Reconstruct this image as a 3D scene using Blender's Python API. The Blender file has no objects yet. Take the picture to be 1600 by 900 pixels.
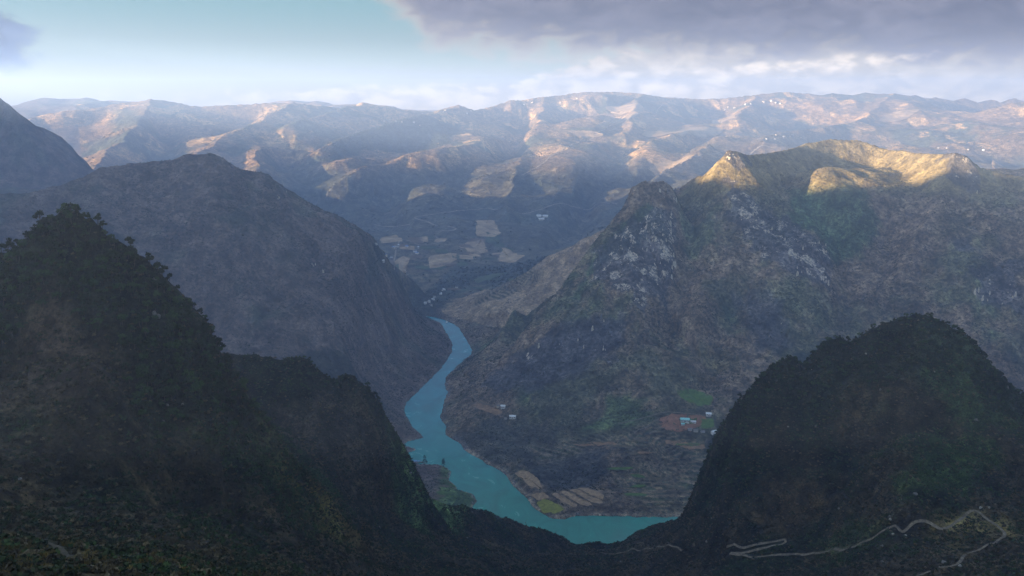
import bpy, math, random
import numpy as np

C = bpy.context.scene.collection
SC = bpy.context.scene
R = math.radians

# ------------------------------------------------------------------ camera, light, exposure
PITCH = R(12.7)
FPX = 800 / math.tan(R(31))                   # focal length in photograph pixels (1600 wide)
cam_d = bpy.data.cameras.new('camera')
cam = bpy.data.objects.new('camera', cam_d); C.objects.link(cam)
cam_d.sensor_width = 36; cam_d.lens = 18 / math.tan(R(31))
cam_d.clip_start = 0.1; cam_d.clip_end = 80000
cam.location = (0, 0, 0); cam.rotation_euler = (R(90) - PITCH, 0, 0)
SC.camera = cam

SUN_EL = R(7.5)
SUN_AZ = R(20)                                # how far behind the left-hand side the sun stands
to_sun = (-math.cos(SUN_AZ) * math.cos(SUN_EL), -math.sin(SUN_AZ) * math.cos(SUN_EL), math.sin(SUN_EL))
sun_d = bpy.data.lights.new('sun', 'SUN'); sun_d.energy = 5.0; sun_d.angle = R(0.6); sun_d.color = (1.0, 0.75, 0.47)
sun = bpy.data.objects.new('sun', sun_d); C.objects.link(sun)
import mathutils
sun.rotation_euler = mathutils.Vector(to_sun).to_track_quat('Z', 'Y').to_euler()

SC.view_settings.view_transform = 'Standard'; SC.view_settings.look = 'None'
SC.view_settings.gamma = 1; SC.view_settings.use_curve_mapping = False
SC.view_settings.exposure = 2.95
SC.cycles.use_denoising = True
SC.cycles.max_bounces = 4; SC.cycles.diffuse_bounces = 2; SC.cycles.glossy_bounces = 2
SC.cycles.transparent_max_bounces = 8; SC.cycles.volume_bounces = 0
SC.cycles.caustics_reflective = False; SC.cycles.caustics_refractive = False


class Nodes:
    """short-hand for building node trees"""
    def __init__(s, tree):
        s.t = tree
    def n(s, kind, **kw):
        nd = s.t.nodes.new(kind)
        for k, v in kw.items():
            if k == 'ins':
                for i, val in v.items(): s.set(nd, i, val)
            else: setattr(nd, k, v)
        return nd
    def set(s, nd, i, val):
        sock = nd.inputs[i]
        if isinstance(val, bpy.types.NodeSocket): s.t.links.new(val, sock)
        else: sock.default_value = val
    def math(s, op, a, b=0.0, c=0.0, clamp=False):
        nd = s.t.nodes.new('ShaderNodeMath'); nd.operation = op; nd.use_clamp = clamp
        s.set(nd, 0, a); s.set(nd, 1, b); s.set(nd, 2, c)
        return nd.outputs[0]
    def smooth(s, x, a, b):
        nd = s.t.nodes.new('ShaderNodeMapRange'); nd.interpolation_type = 'SMOOTHSTEP'
        s.set(nd, 0, x); s.set(nd, 1, a); s.set(nd, 2, b); s.set(nd, 3, 0.0); s.set(nd, 4, 1.0)
        return nd.outputs[0]
    def lin(s, x, a, b, c, d, clamp=True):
        nd = s.t.nodes.new('ShaderNodeMapRange'); nd.clamp = clamp
        s.set(nd, 0, x); s.set(nd, 1, a); s.set(nd, 2, b); s.set(nd, 3, c); s.set(nd, 4, d)
        return nd.outputs[0]
    def mix(s, f, a, b, blend='MIX'):
        nd = s.t.nodes.new('ShaderNodeMix'); nd.data_type = 'RGBA'; nd.blend_type = blend
        s.set(nd, 0, f)
        for i, v in ((6, a), (7, b)):
            if isinstance(v, tuple) and len(v) == 3: v = v + (1.0,)
            s.set(nd, i, v)
        return nd.outputs[2]
    def noise(s, vec, scale, detail=4, rough=0.55, dist=0.0):
        nd = s.t.nodes.new('ShaderNodeTexNoise'); nd.noise_dimensions = '3D'
        if vec is not None: s.set(nd, 'Vector', vec)
        s.set(nd, 'Scale', scale); s.set(nd, 'Detail', detail); s.set(nd, 'Roughness', rough); s.set(nd, 'Distortion', dist)
        return nd.outputs[0]
    def vec(s, x, y, z):
        nd = s.t.nodes.new('ShaderNodeCombineXYZ'); s.set(nd, 0, x); s.set(nd, 1, y); s.set(nd, 2, z); return nd.outputs[0]


# ------------------------------------------------------------------ sky
w = bpy.data.worlds.new('World'); SC.world = w; w.use_nodes = True
w.node_tree.nodes.clear()
N = Nodes(w.node_tree)
sky = N.n('ShaderNodeTexSky', sky_type='NISHITA', sun_disc=False, sun_elevation=SUN_EL,
          sun_rotation=math.atan2(to_sun[0], to_sun[1]), altitude=1400, air_density=1.0, dust_density=1.0, ozone_density=1.0)
tc = N.n('ShaderNodeTexCoord').outputs['Generated']
sx = N.n('ShaderNodeSeparateXYZ', ins={0: tc}); X_, Y_, Z_ = sx.outputs
azd = N.math('MULTIPLY', N.math('ARCTAN2', X_, Y_), 180 / math.pi)               # bearing, degrees right of north
eld = N.math('MULTIPLY', N.math('ARCSINE', Z_), 180 / math.pi)                   # elevation, degrees
sv = N.vec(N.math('MULTIPLY', azd, 0.11), N.math('MULTIPLY', eld, 0.21), N.math('MULTIPLY', Y_, 2.0))
n_big = N.noise(sv, 1.3, 7, 0.52, 0.4); n_fine = N.noise(sv, 4.5, 6, 0.58, 0.6)
wob = N.math('SUBTRACT', N.math('ADD', N.math('MULTIPLY', n_big, 0.5), N.math('MULTIPLY', n_fine, 0.5)), 0.5)
# the high deck: grey, thick towards the north-east and overhead, open to the north-west
edge = N.math('ADD', N.math('ADD', N.lin(azd, -10.5, -5.5, 8.5, 3.4), N.lin(azd, -5.5, 3, 0.0, -1.35)), N.lin(azd, 6, 26, 0.0, -0.75))
n_puff = N.noise(sv, 6.0, 8, 0.56, 0.2)
dist_deck = N.math('ADD', N.math('SUBTRACT', eld, edge), N.math('MULTIPLY', wob, 8.5))
deck = N.math('MULTIPLY', N.smooth(dist_deck, -1.1, 1.2),
              N.math('MULTIPLY', N.smooth(N.math('ADD', eld, N.math('MULTIPLY', wob, 40)), 34, 22), N.smooth(N.math('ABSOLUTE', N.math('SUBTRACT', azd, 35)), 75, 50)))
# a smaller dark cloud low in the west-north-west
dl = N.math('ADD', N.math('POWER', N.math('DIVIDE', N.math('SUBTRACT', azd, -32.5), 4.6), 2.0), N.math('POWER', N.math('DIVIDE', N.math('SUBTRACT', eld, 3.2), 2.6), 2.0))
left_c = N.smooth(N.math('ADD', N.math('SUBTRACT', 1.0, dl), N.math('MULTIPLY', wob, 4.5)), 0.0, 0.8)
# pale mist and cumulus lying along the far ridge
low_h = N.math('ADD', N.lin(azd, -24, -4, 0.05, 0.75), N.lin(azd, 0, 7, 0.0, 2.3))
puff = N.math('ADD', N.math('MULTIPLY', wob, 1.6), N.math('MULTIPLY', N.math('SUBTRACT', n_puff, 0.5), 2.2))
low = N.smooth(N.math('ADD', N.math('SUBTRACT', low_h, eld), puff), -0.25, 0.45)
# sun-caught bank under the deck
dl2 = N.math('ADD', N.math('POWER', N.math('DIVIDE', N.math('SUBTRACT', azd, 16.0), 9.0), 2.0), N.math('POWER', N.math('DIVIDE', N.math('SUBTRACT', eld, N.lin(azd, 9, 24, 0.7, 2.3)), 0.75), 2.0))
brt = N.smooth(N.math('ADD', N.math('SUBTRACT', 1.0, dl2), N.math('MULTIPLY', puff, 1.3)), 0.0, 1.2)
clear = N.mix(N.smooth(eld, 0, 2.4), (0.50, 0.44, 0.41), N.mix(N.smooth(eld, 1.2, 6.0), (0.40, 0.49, 0.45), (0.22, 0.44, 0.48)))
skyc = N.mix(N.lin(eld, 6, 30, 1.0, 0.0), N.mix(1.0, sky.outputs[0], (1.1, 0.95, 0.84), 'MULTIPLY'), clear)
c = N.mix(N.math('MULTIPLY', low, N.lin(azd, -27, -12, 0.15, 0.9)), skyc, N.mix(N.smooth(N.math('ADD', N.math('MULTIPLY', n_puff, .6), N.math('MULTIPLY', n_fine, .4)), .4, .6), (0.52, 0.46, 0.42), (1.0, 0.84, 0.69)))
c = N.mix(left_c, c, N.mix(N.smooth(n_fine, .38, .62), (.01, .05, .18), (.09, .17, .36)))
under = N.smooth(dist_deck, -0.2, 2.2)
c = N.mix(deck, c, N.mix(under, (0.58, 0.51, 0.45), N.mix(N.smooth(N.math('ADD', N.math('MULTIPLY', n_fine, .5), N.math('MULTIPLY', n_big, .5)), .34, .66), (.12, .125, .20), (.26, .25, .33))))
c = N.mix(N.math('MULTIPLY', brt, 0.9), c, N.mix(N.smooth(n_puff, .38, .62), (0.74, 0.64, 0.55), (1.2, 1.0, 0.80)))
hz = N.lin(eld, 0.2, 3.4, 1.8, 1.0); c = N.mix(1.0, c, N.vec(hz, N.math('MULTIPLY', hz, N.lin(eld, 0, 3, .95, 1)), N.math('MULTIPLY', hz, N.lin(eld, 0, 3, .86, 1))), 'MULTIPLY')
bg = N.n('ShaderNodeBackground', ins={0: c, 1: 0.12})
wo = N.n('ShaderNodeOutputWorld', ins={0: bg.outputs[0]})

# ------------------------------------------------------------------ geometry helpers
CP, SP = math.cos(PITCH), math.sin(PITCH)
def P(px, py, D):
    """point at depth D (metres north of the viewpoint) on the sight line surveyed at px, py"""
    u = (px - 800) / FPX; v = (450 - py) / FPX
    den = CP + v * SP
    return (D * u / den, D, D * (v * CP - SP) / den)
WATER = -800.0
def PW(px, py, z=WATER):
    u = (px - 800) / FPX; v = (450 - py) / FPX
    D = z * (CP + v * SP) / (v * CP - SP)
    return P(px, py, D)

rng = np.random.default_rng(7)
_perm = np.concatenate([rng.permutation(512)] * 2).astype(np.int64)
_ga = rng.uniform(0, 2 * np.pi, 512); _gx, _gy = np.cos(_ga), np.sin(_ga)
def pn(x, y, seed=0):
    """2-D gradient noise, about -1..1"""
    xi = np.floor(x).astype(np.int64); yi = np.floor(y).astype(np.int64)
    xf = x - xi; yf = y - yi
    u = xf * xf * xf * (xf * (xf * 6 - 15) + 10); v = yf * yf * yf * (yf * (yf * 6 - 15) + 10)
    def g(ix, iy, fx, fy):
        h = _perm[(_perm[(ix + seed * 37) & 511] + iy) & 511]
        return _gx[h] * fx + _gy[h] * fy
    a = g(xi, yi, xf, yf); b = g(xi + 1, yi, xf - 1, yf); c = g(xi, yi + 1, xf, yf - 1); d = g(xi + 1, yi + 1, xf - 1, yf - 1)
    return 1.5 * (a + u * (b - a) + v * (c + u * (d - c) - a - u * (b - a)))
def fbm(x, y, lam, octv=4, gain=0.5, seed=0):
    t = np.zeros_like(x); a = 1.0; s = 0
    for k in range(octv):
        t += a * pn(x / lam + 13.7 * k, y / lam - 7.1 * k, seed + k); s += a; a *= gain; lam *= 0.5
    return t / s
def sst(a, b, x):
    t = np.clip((x - a) / (b - a), 0, 1); return t * t * (3 - 2 * t)
def smax(a, b, k):
    h = np.clip(0.5 + 0.5 * (a - b) / k, 0, 1)
    return b + (a - b) * h + k * h * (1 - h)

# ------------------------------------------------------------------ terrain: survey points, ridges, river
# broad form of the ground: survey points (px, py, depth) on the sight lines, or (x, y, z) in metres
SURV = [
 # near hillside in front of the viewpoint
 (0, 900, 112), (120, 900, 118), (250, 900, 140), (400, 900, 230), (550, 900, 420), (700, 900, 590), (900, 900, 745), (1050, 900, 690),
 (1200, 900, 585), (1400, 900, 510), (1600, 900, 420), (0, 840, 205), (110, 868, 180), (240, 860, 215),
 (0, 780, 285), (150, 760, 325), (300, 760, 380), (450, 800, 430), (420, 740, 440), (600, 840, 640), (300, 840, 300), (750, 850, 800),
 (450, 700, 560), (560, 740, 680), (0, 700, 322), (150, 680, 345), (150, 600, 368), (40, 600, 366), (350, 690, 412),
 (1520, 798, 560), (1400, 800, 566), (1280, 862, 600), (900, 866, 845), (1050, 820, 810),
 (1600, 760, 590), (1400, 700, 622), (1580, 680, 640), (1160, 740, 750),
 # beyond the rim, down to the river
 (-150, 1350, -760), (60, 1250, -770), (300, 1250, -780), (-40, 1120, -690), (190, 1130, -700), (500, 1250, -760), (-280, 1500, -790), (-350, 1250, -650),
 (700, 1200, -650), (900, 1400, -700), (-550, 1350, -600),
 # mid-left mountain, its face and back
 (-160, 1800, -790), (-330, 1900, -715), (-550, 1950, -600), (-900, 1900, -560), (-1300, 1900, -500),
 (-700, 3000, -480), (-400, 3150, -660), (-1200, 3000, -420), (-1700, 3000, -380), (-900, 3500, -560),
 # right mountain
 (1100, 640, 1890), (1000, 760, 1640), (1000, 700, 1740), (1080, 700, 1760), (1200, 740, 1640), (1100, 560, 2053), (1100, 450, 2265), (1100, 350, 2440), (950, 640, 1900), (950, 560, 2060), (950, 460, 2270),
 (800, 480, 2990), (840, 450, 3030), (780, 520, 2790), (740, 540, 2675), (880, 430, 3020), (850, 490, 2850), (820, 520, 2640), (860, 620, 1980), (800, 660, 1930), (850, 700, 1810), (800, 600, 2060), (1300, 560, 2060), (1300, 450, 2270), (1300, 330, 2520), (1300, 280, 2680), (1500, 560, 2060), (1500, 450, 2260), (1500, 330, 2480),
 (1650, 560, 2060), (1650, 450, 2230), (1600, 330, 2470), (1200, 640, 1880), (1400, 640, 1880),
 (900, 3500, -450), (1500, 3500, -350), (600, 3300, -480), (2100, 3300, -300), (1900, 1800, -600), (1800, 900, -450),
 # valley floor and far slopes
 (680, 480, 3120), (650, 455, 3420), (620, 425, 3750), (760, 440, 3600), (560, 400, 3950), (700, 400, 4050), (800, 400, 4100), (640, 370, 4350), (560, 345, 4700), (750, 350, 4650), (880, 345, 4750), (950, 340, 4800),
 (500, 310, 5000), (650, 300, 5100), (800, 290, 5250), (900, 290, 5250), (1000, 290, 5300), (500, 260, 5600), (650, 250, 5850), (780, 250, 5850), (900, 240, 6000), (1050, 245, 6000), (1150, 235, 6200),
 (0, 262, 5500), (150, 255, 5500), (250, 240, 5800), (350, 235, 5900), (100, 215, 6500), (250, 205, 6800), (400, 200, 6900), (550, 200, 7000), (700, 200, 7200), (850, 200, 7200), (1000, 200, 7200), (1150, 200, 7400), (1300, 205, 7200), (1450, 215, 6800), (1600, 230, 6400),
 (1500, 250, 5600), (1620, 262, 5000), (1300, 178, 8500), (1500, 180, 8500), (1150, 178, 8600), (1000, 172, 8800), (850, 172, 8600), (700, 175, 8300), (550, 172, 8000), (400, 176, 7700), (250, 176, 7500), (100, 186, 7300),
 (-3000, 9500, -250), (0, 10500, -230), (3000, 11500, -200), (6000, 12000, -220), (-6000, 9500, -200), (6500, 8500, -150), (0, 22000, -250), (-12000, 20000, -250), (12000, 20000, -250),
 (4200, 4500, -350), (5500, 6500, -250), (5000, 2500, -250),
 # the slope the viewpoint stands on, and the ground around it out of frame
 (0, 2, -1.8), (0, -40, 12), (-60, -30, 10), (60, -30, 10), (0, 12, -10), (-10, 20, -17), (12, 20, -17), (-30, 60, -48), (0, 60, -50), (40, 60, -50), (-50, 90, -66), (0, 120, -90), (60, 120, -90), (120, 200, -150), (0, 220, -155), (60, 330, -230), (-60, 330, -215),
 (-120, 40, -20), (150, 40, -45), (250, 250, -165), (-250, 150, -70), (-400, 330, -130), (-700, 600, -250), (-900, 1000, -420), (500, 300, -220), (700, 600, -330), (900, 900, -450), (0, -300, 90), (-600, -300, 40), (600, -300, 60), (-1500, 0, -200), (1500, 0, -250),
 (0, -1500, 150), (-2500, -1500, 50), (2500, -1500, 120), (0, -6000, 0), (-6000, 0, 0), (6000, 0, 0), (-5500, -5000, 0), (5500, -5000, 0), (-5500, 4500, -100),
]
def _is_px(t): return t[2] > 100 and t[0] >= -400 and 0 <= t[1] <= 1000
_sv = np.array([P(*t) if _is_px(t) else t for t in SURV], float)
def _lp(x, y):
    r = np.hypot(x, y) + 25.0
    lr = np.log(r)
    return x / r * 2.2, y / r * 1.2, lr * 1.3
def _phi(d): return np.sqrt(d * d + 0.0009)
_q = np.stack(_lp(_sv[:, 0], _sv[:, 1]), 1)
_A = -_phi(np.sqrt(((_q[:, None] - _q[None]) ** 2).sum(-1)))
_n = len(_q); _scale = np.hypot(_sv[:, 0], _sv[:, 1]) + 25.0
_Pm = np.concatenate([np.ones((_n, 1)), _q], 1)
# interpolate the slope of the sight line (z / range), which is even over all scales
_M = np.block([[_A - 0.012 * np.eye(_n), _Pm], [_Pm.T, np.zeros((4, 4))]])
_wt = np.linalg.solve(_M, np.concatenate([_sv[:, 2] / _scale, np.zeros(4)]))
def base_height(x, y):
    a, b, c = (q.astype(np.float32) for q in _lp(x, y)); t = (_wt[_n] + _wt[_n + 1] * a + _wt[_n + 2] * b + _wt[_n + 3] * c).astype(np.float32)
    for i in range(_n):
        d = (a - np.float32(_q[i, 0])) ** 2 + (b - np.float32(_q[i, 1])) ** 2 + (c - np.float32(_q[i, 2])) ** 2
        t -= np.float32(_wt[i]) * np.sqrt(d + np.float32(0.0009))
    return t.astype(np.float64) * (np.hypot(x, y) + 25.0)

# ridges: name, crest points, (front: slope1, width1, slope2), (back: ...), rounding
RIDGES = [
 ('near_hill', [(-160, 520, 420), (-60, 440, 425), (0, 402, 428), (30, 380, 430), (55, 368, 430), (62, 347, 431), (85, 338, 431), (115, 333, 431), (150, 345, 432), (168, 365, 434), (200, 388, 436), (235, 414, 440), (262, 447, 444), (285, 472, 447), (305, 503, 448), (325, 535, 450)],
  (1.5, 45, 1.25), (2.0, 60, 1.5), 4),
 ('near_hill', [(285, 472, 447), (305, 503, 448), (325, 535, 450), (345, 573, 449), (365, 612, 447), (382, 648, 443)],
  (2.2, 70, 1.5), (2.2, 60, 1.8), 4),
 ('near_hill', [(56, 368, 430), (61, 346, 430), (72, 337, 430), (88, 337, 431), (115, 330, 431), (140, 341, 432), (153, 344, 432), (160, 357, 433)], (2.6, 26, 1.4), (2.4, 30, 1.4), 2),
 ('near_hill', [(250, 440, 444), (262, 560, 415), (285, 620, 405)], (1.3, 40, 1.3), (1.7, 40, 1.7), 12),
 ('cliff_hill', [(250, 545, 690), (345, 551, 700), (400, 553, 705), (440, 561, 710), (468, 558, 715), (482, 566, 718), (495, 583, 722), (512, 591, 726), (535, 586, 730), (556, 589, 733)],
  (1.3, 22, 1.0), (1.8, 60, 1.6), 4),
 ('cliff_hill', [(540, 587, 731), (556, 589, 733), (576, 602, 738), (592, 627, 745), (607, 655, 750), (618, 678, 754), (627, 700, 758), (634, 725, 764), (638, 750, 772), (641, 772, 790)],
  (4.0, 120, 2.0), (2.2, 60, 1.8), 4),
 ('cliff_hill', [(556, 589, 733), (578, 660, 705), (600, 730, 690)], (1.1, 30, 1.), (2.2, 80, 1.6), 6),
 ('near_slope', [(641, 770, 815), (690, 786, 850), (740, 797, 875), (800, 813, 900), (850, 828, 920), (900, 848, 940), (950, 849, 940), (1000, 842, 930), (1035, 827, 912), (1062, 813, 890), (1085, 798, 860)],
  (0.7, 60, 0.9), (0.9, 60, 1.3), 5),
 ('right_hill', [(1098, 780, 845), (1100, 745, 825), (1107, 703, 805), (1120, 680, 795), (1132, 655, 786), (1152, 628, 778), (1182, 600, 768), (1210, 580, 760)],
  (3.2, 110, 1.6), (3.2, 110, 1.6), 5),
 ('right_hill', [(1182, 600, 768), (1210, 580, 760), (1233, 554, 752), (1240, 555, 751), (1252, 572, 750), (1275, 553, 745), (1298, 531, 740), (1318, 532, 736), (1344, 529, 732), (1362, 511, 728), (1400, 500, 724), (1438, 493, 720), (1468, 502, 718), (1492, 517, 716), (1508, 526, 715), (1522, 547, 715), (1540, 577, 716), (1562, 601, 718), (1600, 617, 722), (1700, 660, 730), (1850, 700, 730)],
  (1.3, 28, 1.05), (1.2, 60, 1.2), 5),
 ('right_hill', [(1480, 505, 717), (1520, 600, 675), (1560, 690, 630)], (.9, 30, .9), (.9, 30, .9), 12),
 ('left_mountain', [(-300, 330, 2250), (-100, 312, 2270), (0, 305, 2290), (60, 297, 2330), (110, 281, 2380), (155, 262, 2430), (200, 255, 2480), (280, 252, 2520), (300, 245, 2530), (330, 241, 2540), (352, 247, 2540), (370, 261, 2545), (408, 268, 2555), (428, 279, 2562), (440, 300, 2570), (456, 313, 2580), (500, 346, 2610), (540, 380, 2640), (580, 415, 2675), (620, 446, 2705), (655, 480, 2735), (685, 507, 2752), (703, 529, 2740)],
  (0.66, 300, 0.7), (0.8, 300, 0.9), 12),
 ('left_mountain', [(300, 247, 2528), (270, 350, 2300), (250, 430, 2100)], (.5, 100, .5), (.5, 100, .5), 50),
 ('far_left_mountain', [(150, 266, 3950), (110, 246, 3950), (80, 229, 3950), (50, 211, 3950), (22, 186, 3950), (0, 156, 3950), (-40, 120, 3930)], (0.9, 300, 0.7), (0.9, 300, 0.7), 15),
 ('far_left_mountain', [(-40, 120, 3930), (-2850, 3700, -10), (-2500, 2900, 70), (-2050, 2200, 115), (-1880, 1800, 110), (-1820, 1600, 100), (-1800, 1490, 98), (-1790, 1430, 240), (-1750, 1000, 225), (-1700, 300, 190), (-1700, -500, 190), (-1700, -1400, 180)], (1.0, 500, 1.3), (.7, 600, .6), 10),  # unseen crest beyond the frame, its heights shaped to shade the gorge
 ('right_mountain', [(985, 290, 2530), (1003, 284, 2540), (1025, 283, 2550), (1045, 285, 2560), (1062, 300, 2590), (1076, 309, 2650), (1100, 292, 2690), (1122, 272, 2690), (1132, 248, 2680), (1140, 238, 2675), (1153, 238, 2680), (1170, 244, 2720), (1195, 242, 2800), (1222, 235, 2900), (1260, 223, 3000), (1300, 217, 3050), (1345, 221, 3060), (1385, 235, 3000), (1430, 240, 2850), (1470, 243, 2700), (1490, 240, 2660), (1508, 245, 2640), (1530, 262, 2630), (1570, 272, 2620), (1620, 280, 2600), (1800, 300, 2560)],
  (0.9, 80, 0.75), (1.0, 80, 0.9), 10),
 ('right_mountain', [(1003, 284, 2540), (985, 305, 2500), (960, 335, 2460), (922, 385, 2400), (900, 420, 2360), (885, 470, 2300), (868, 510, 2250), (825, 545, 2200), (790, 575, 2160)], (1.0, 60, 0.8), (2.0, 150, 1.5), 8),
 ('right_mountain', [(1140, 240, 2675), (1160, 320, 2560), (1200, 400, 2400), (1240, 470, 2250), (1230, 540, 2080)], (.8, 80, .75), (.8, 80, .75), 25),
 ('right_mountain', [(1490, 242, 2650), (1470, 320, 2480), (1400, 400, 2350), (1330, 480, 2200), (1280, 560, 2040)], (.8, 80, .75), (.8, 80, .75), 30),
 ('right_mountain', [(1122, 270, 2668), (1130, 247, 2670), (1136, 237, 2671), (1146, 236, 2673), (1153, 240, 2676), (1163, 247, 2690), (1176, 249, 2710)], (2.4, 45, 1.3), (1.8, 50, 1.2), 3),
 ('right_mountain', [(982, 302, 2515), (992, 288, 2530), (1003, 282, 2538), (1024, 281, 2546), (1040, 283, 2552), (1050, 291, 2560), (1062, 303, 2580)], (1.9, 55, 1.1), (1.7, 60, 1.2), 4),
 ('right_mountain', [(1478, 247, 2650), (1490, 239, 2650), (1503, 241, 2640), (1516, 252, 2632)], (1.9, 45, 1.1), (1.5, 50, 1.1), 4),
 ('left_mountain', [(408, 269, 2553), (420, 271, 2555), (430, 281, 2558), (437, 297, 2563), (444, 307, 2570)], (1.6, 40, 1.0), (1.4, 50, 1.0), 4),
 ('brown_slope', [(1010, 320, 3080), (960, 350, 3120), (915, 377, 3150), (860, 402, 3150), (800, 436, 3140), (745, 478, 3100), (712, 496, 3020)], (0.62, 200, 0.5), (0.9, 100, 0.8), 10),
 ('far_hills', [(20, 200, 7000), (60, 184, 7400), (100, 175, 7500), (160, 169, 7700), (240, 159, 7900), (300, 167, 7900), (380, 164, 8000), (460, 157, 8000), (530, 161, 8200), (570, 151, 8300), (590, 156, 8300), (630, 163, 8400), (660, 166, 8500), (690, 163, 8500), (715, 158, 8500), (738, 168, 8600), (770, 164, 8700), (800, 155, 8800), (850, 156, 9000), (900, 151, 9300), (1000, 149, 9600), (1100, 152, 9800), (1300, 149, 10000), (1500, 150, 10200), (1700, 150, 10300)], (0.5, 300, .35), (.5, 300, .35), 25),
 ('far_hills', [(-100, 178, 11500), (40, 173, 11600), (200, 171, 11800), (400, 172, 12000)], (0.3, 300, .3), (.5, 300, .35), 40),
 ('far_hills', [(240, 160, 7900), (215, 195, 6900), (170, 235, 6000), (150, 262, 5400)], (.4, 200, .35), (.5, 200, .4), 30),
 ('far_hills', [(460, 158, 8000), (400, 192, 7000), (330, 225, 6200), (300, 255, 5500)], (.4, 200, .35), (.5, 200, .4), 30),
 ('far_hills', [(570, 152, 8300), (500, 180, 7400), (440, 198, 6800), (400, 235, 6000), (400, 262, 5500)], (.4, 200, .35), (.55, 200, .4), 25),
 ('far_hills', [(715, 159, 8500), (640, 183, 7600), (540, 212, 6700), (460, 250, 5900), (430, 280, 5500)], (.4, 200, .35), (.5, 200, .4), 30),
 ('far_hills', [(800, 156, 8800), (790, 190, 7600), (740, 224, 6500), (640, 240, 6000), (560, 265, 5600), (490, 300, 5150), (440, 318, 4950)], (.45, 300, .4), (.5, 200, .4), 25),
 ('far_hills', [(850, 158, 9000), (835, 195, 7500), (815, 235, 6500), (800, 285, 5500), (790, 330, 4900)], (.42, 200, .35), (.5, 200, .4), 25),
 ('far_hills', [(1000, 150, 9600), (985, 195, 7700), (960, 235, 6500), (935, 285, 5500), (945, 340, 4900), (960, 390, 4400)], (.42, 200, .35), (.5, 200, .4), 25),
 ('far_hills', [(1110, 225, 6400), (1085, 243, 6100), (1040, 268, 5700), (980, 305, 5200)], (.45, 200, .4), (.45, 200, .4), 20),
 ('far_hills', [(1180, 152, 9800), (1150, 185, 8200), (1060, 205, 7400), (1000, 225, 6800)], (.35, 200, .3), (.35, 200, .3), 30),
 ('far_hills', [(1400, 150, 10000), (1340, 185, 8200), (1230, 200, 7500), (1180, 225, 6700)], (.35, 200, .3), (.35, 200, .3), 40),
]
GULLIES = [([(1076, 312, 2640), (1078, 380, 2450), (1066, 450, 2280), (1045, 520, 2130)], 55, 45), ([(1240, 290, 2700), (1330, 400, 2380), (1318, 500, 2170)], 35, 45), ([(1395, 325, 2500), (1385, 450, 2260), (1350, 560, 2050)], 30, 45),
 ([(1180, 420, 2330), (1130, 500, 2160), (1110, 590, 1990)], 25, 35), ([(975, 215, 7000), (955, 245, 6200), (925, 290, 5400), (900, 330, 4900), (885, 390, 4300)], 110, 110), ([(802, 166, 8500), (800, 190, 7600), (790, 222, 6600)], 150, 160),
 ([(420, 205, 6700), (470, 250, 5800), (500, 300, 5100)], 90, 130), ([(620, 250, 5800), (600, 300, 5100), (600, 345, 4650)], 60, 110), ([(720, 260, 5700), (735, 320, 4900)], 60, 110), ([(1130, 185, 8000), (1050, 230, 6500), (1000, 262, 5800)], 90, 130), ([(255, 180, 7200), (250, 225, 6000), (215, 255, 5400)], 100, 130), ([(560, 585, 1990), (500, 480, 2230), (480, 380, 2430)], 14, 40)]
FEATS = ['near_slope', 'near_hill', 'cliff_hill', 'right_hill', 'left_mountain', 'far_left_mountain', 'right_mountain', 'brown_slope', 'far_hills']
def _prof(d, a):
    s1, w1, s2 = a
    return np.where(d < w1, d * s1, w1 * s1 + (d - w1) * s2)
def ridge_pts(pts):
    return [P(*t) if _is_px(t) else t for t in pts]

LEFT_BANK = [(560, 492), (640, 496), (670, 499), (688, 504), (697, 520), (707, 535), (706, 550), (690, 575), (660, 605), (634, 630), (632, 645), (645, 668), (663, 684), (636, 690), (632, 697), (652, 702), (630, 710), (632, 722), (660, 726), (690, 727), (705, 737), (702, 750), (716, 764), (738, 772), (744, 784), (735, 798), (740, 830), (800, 870), (900, 890), (1050, 880), (1250, 860)]
RIGHT_BANK = [(560, 487), (640, 491), (680, 496), (700, 502), (716, 511), (728, 530), (737, 546), (734, 555), (715, 571), (696, 590), (694, 600), (699, 612), (692, 635), (687, 652), (697, 666), (697, 680), (714, 690), (730, 706), (755, 722), (784, 737), (802, 760), (820, 775), (836, 796), (860, 810), (882, 812), (902, 806), (960, 807), (1037, 809), (1120, 806), (1300, 800)]
RIV = np.array([PW(*t)[:2] for t in LEFT_BANK] + [PW(*t)[:2] for t in RIGHT_BANK[::-1]])
def poly_sd(poly, x, y):
    """signed distance to a closed polygon, positive outside"""
    d2 = np.full(x.shape, 1e18); ins = np.zeros(x.shape, bool); n = len(poly)
    for i in range(n):
        ax, ay = poly[i]; bx, by = poly[(i + 1) % n]
        ex, ey = bx - ax, by - ay
        t = np.clip(((x - ax) * ex + (y - ay) * ey) / (ex * ex + ey * ey + 1e-9), 0, 1)
        d2 = np.minimum(d2, (x - ax - t * ex) ** 2 + (y - ay - t * ey) ** 2)
        c = (ay > y) != (by > y)
        ins ^= c & (x < ax + (y - ay) * ex / (ey if abs(ey) > 1e-9 else 1e-9))
    d = np.sqrt(d2)
    return np.where(ins, -d, d)

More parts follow.
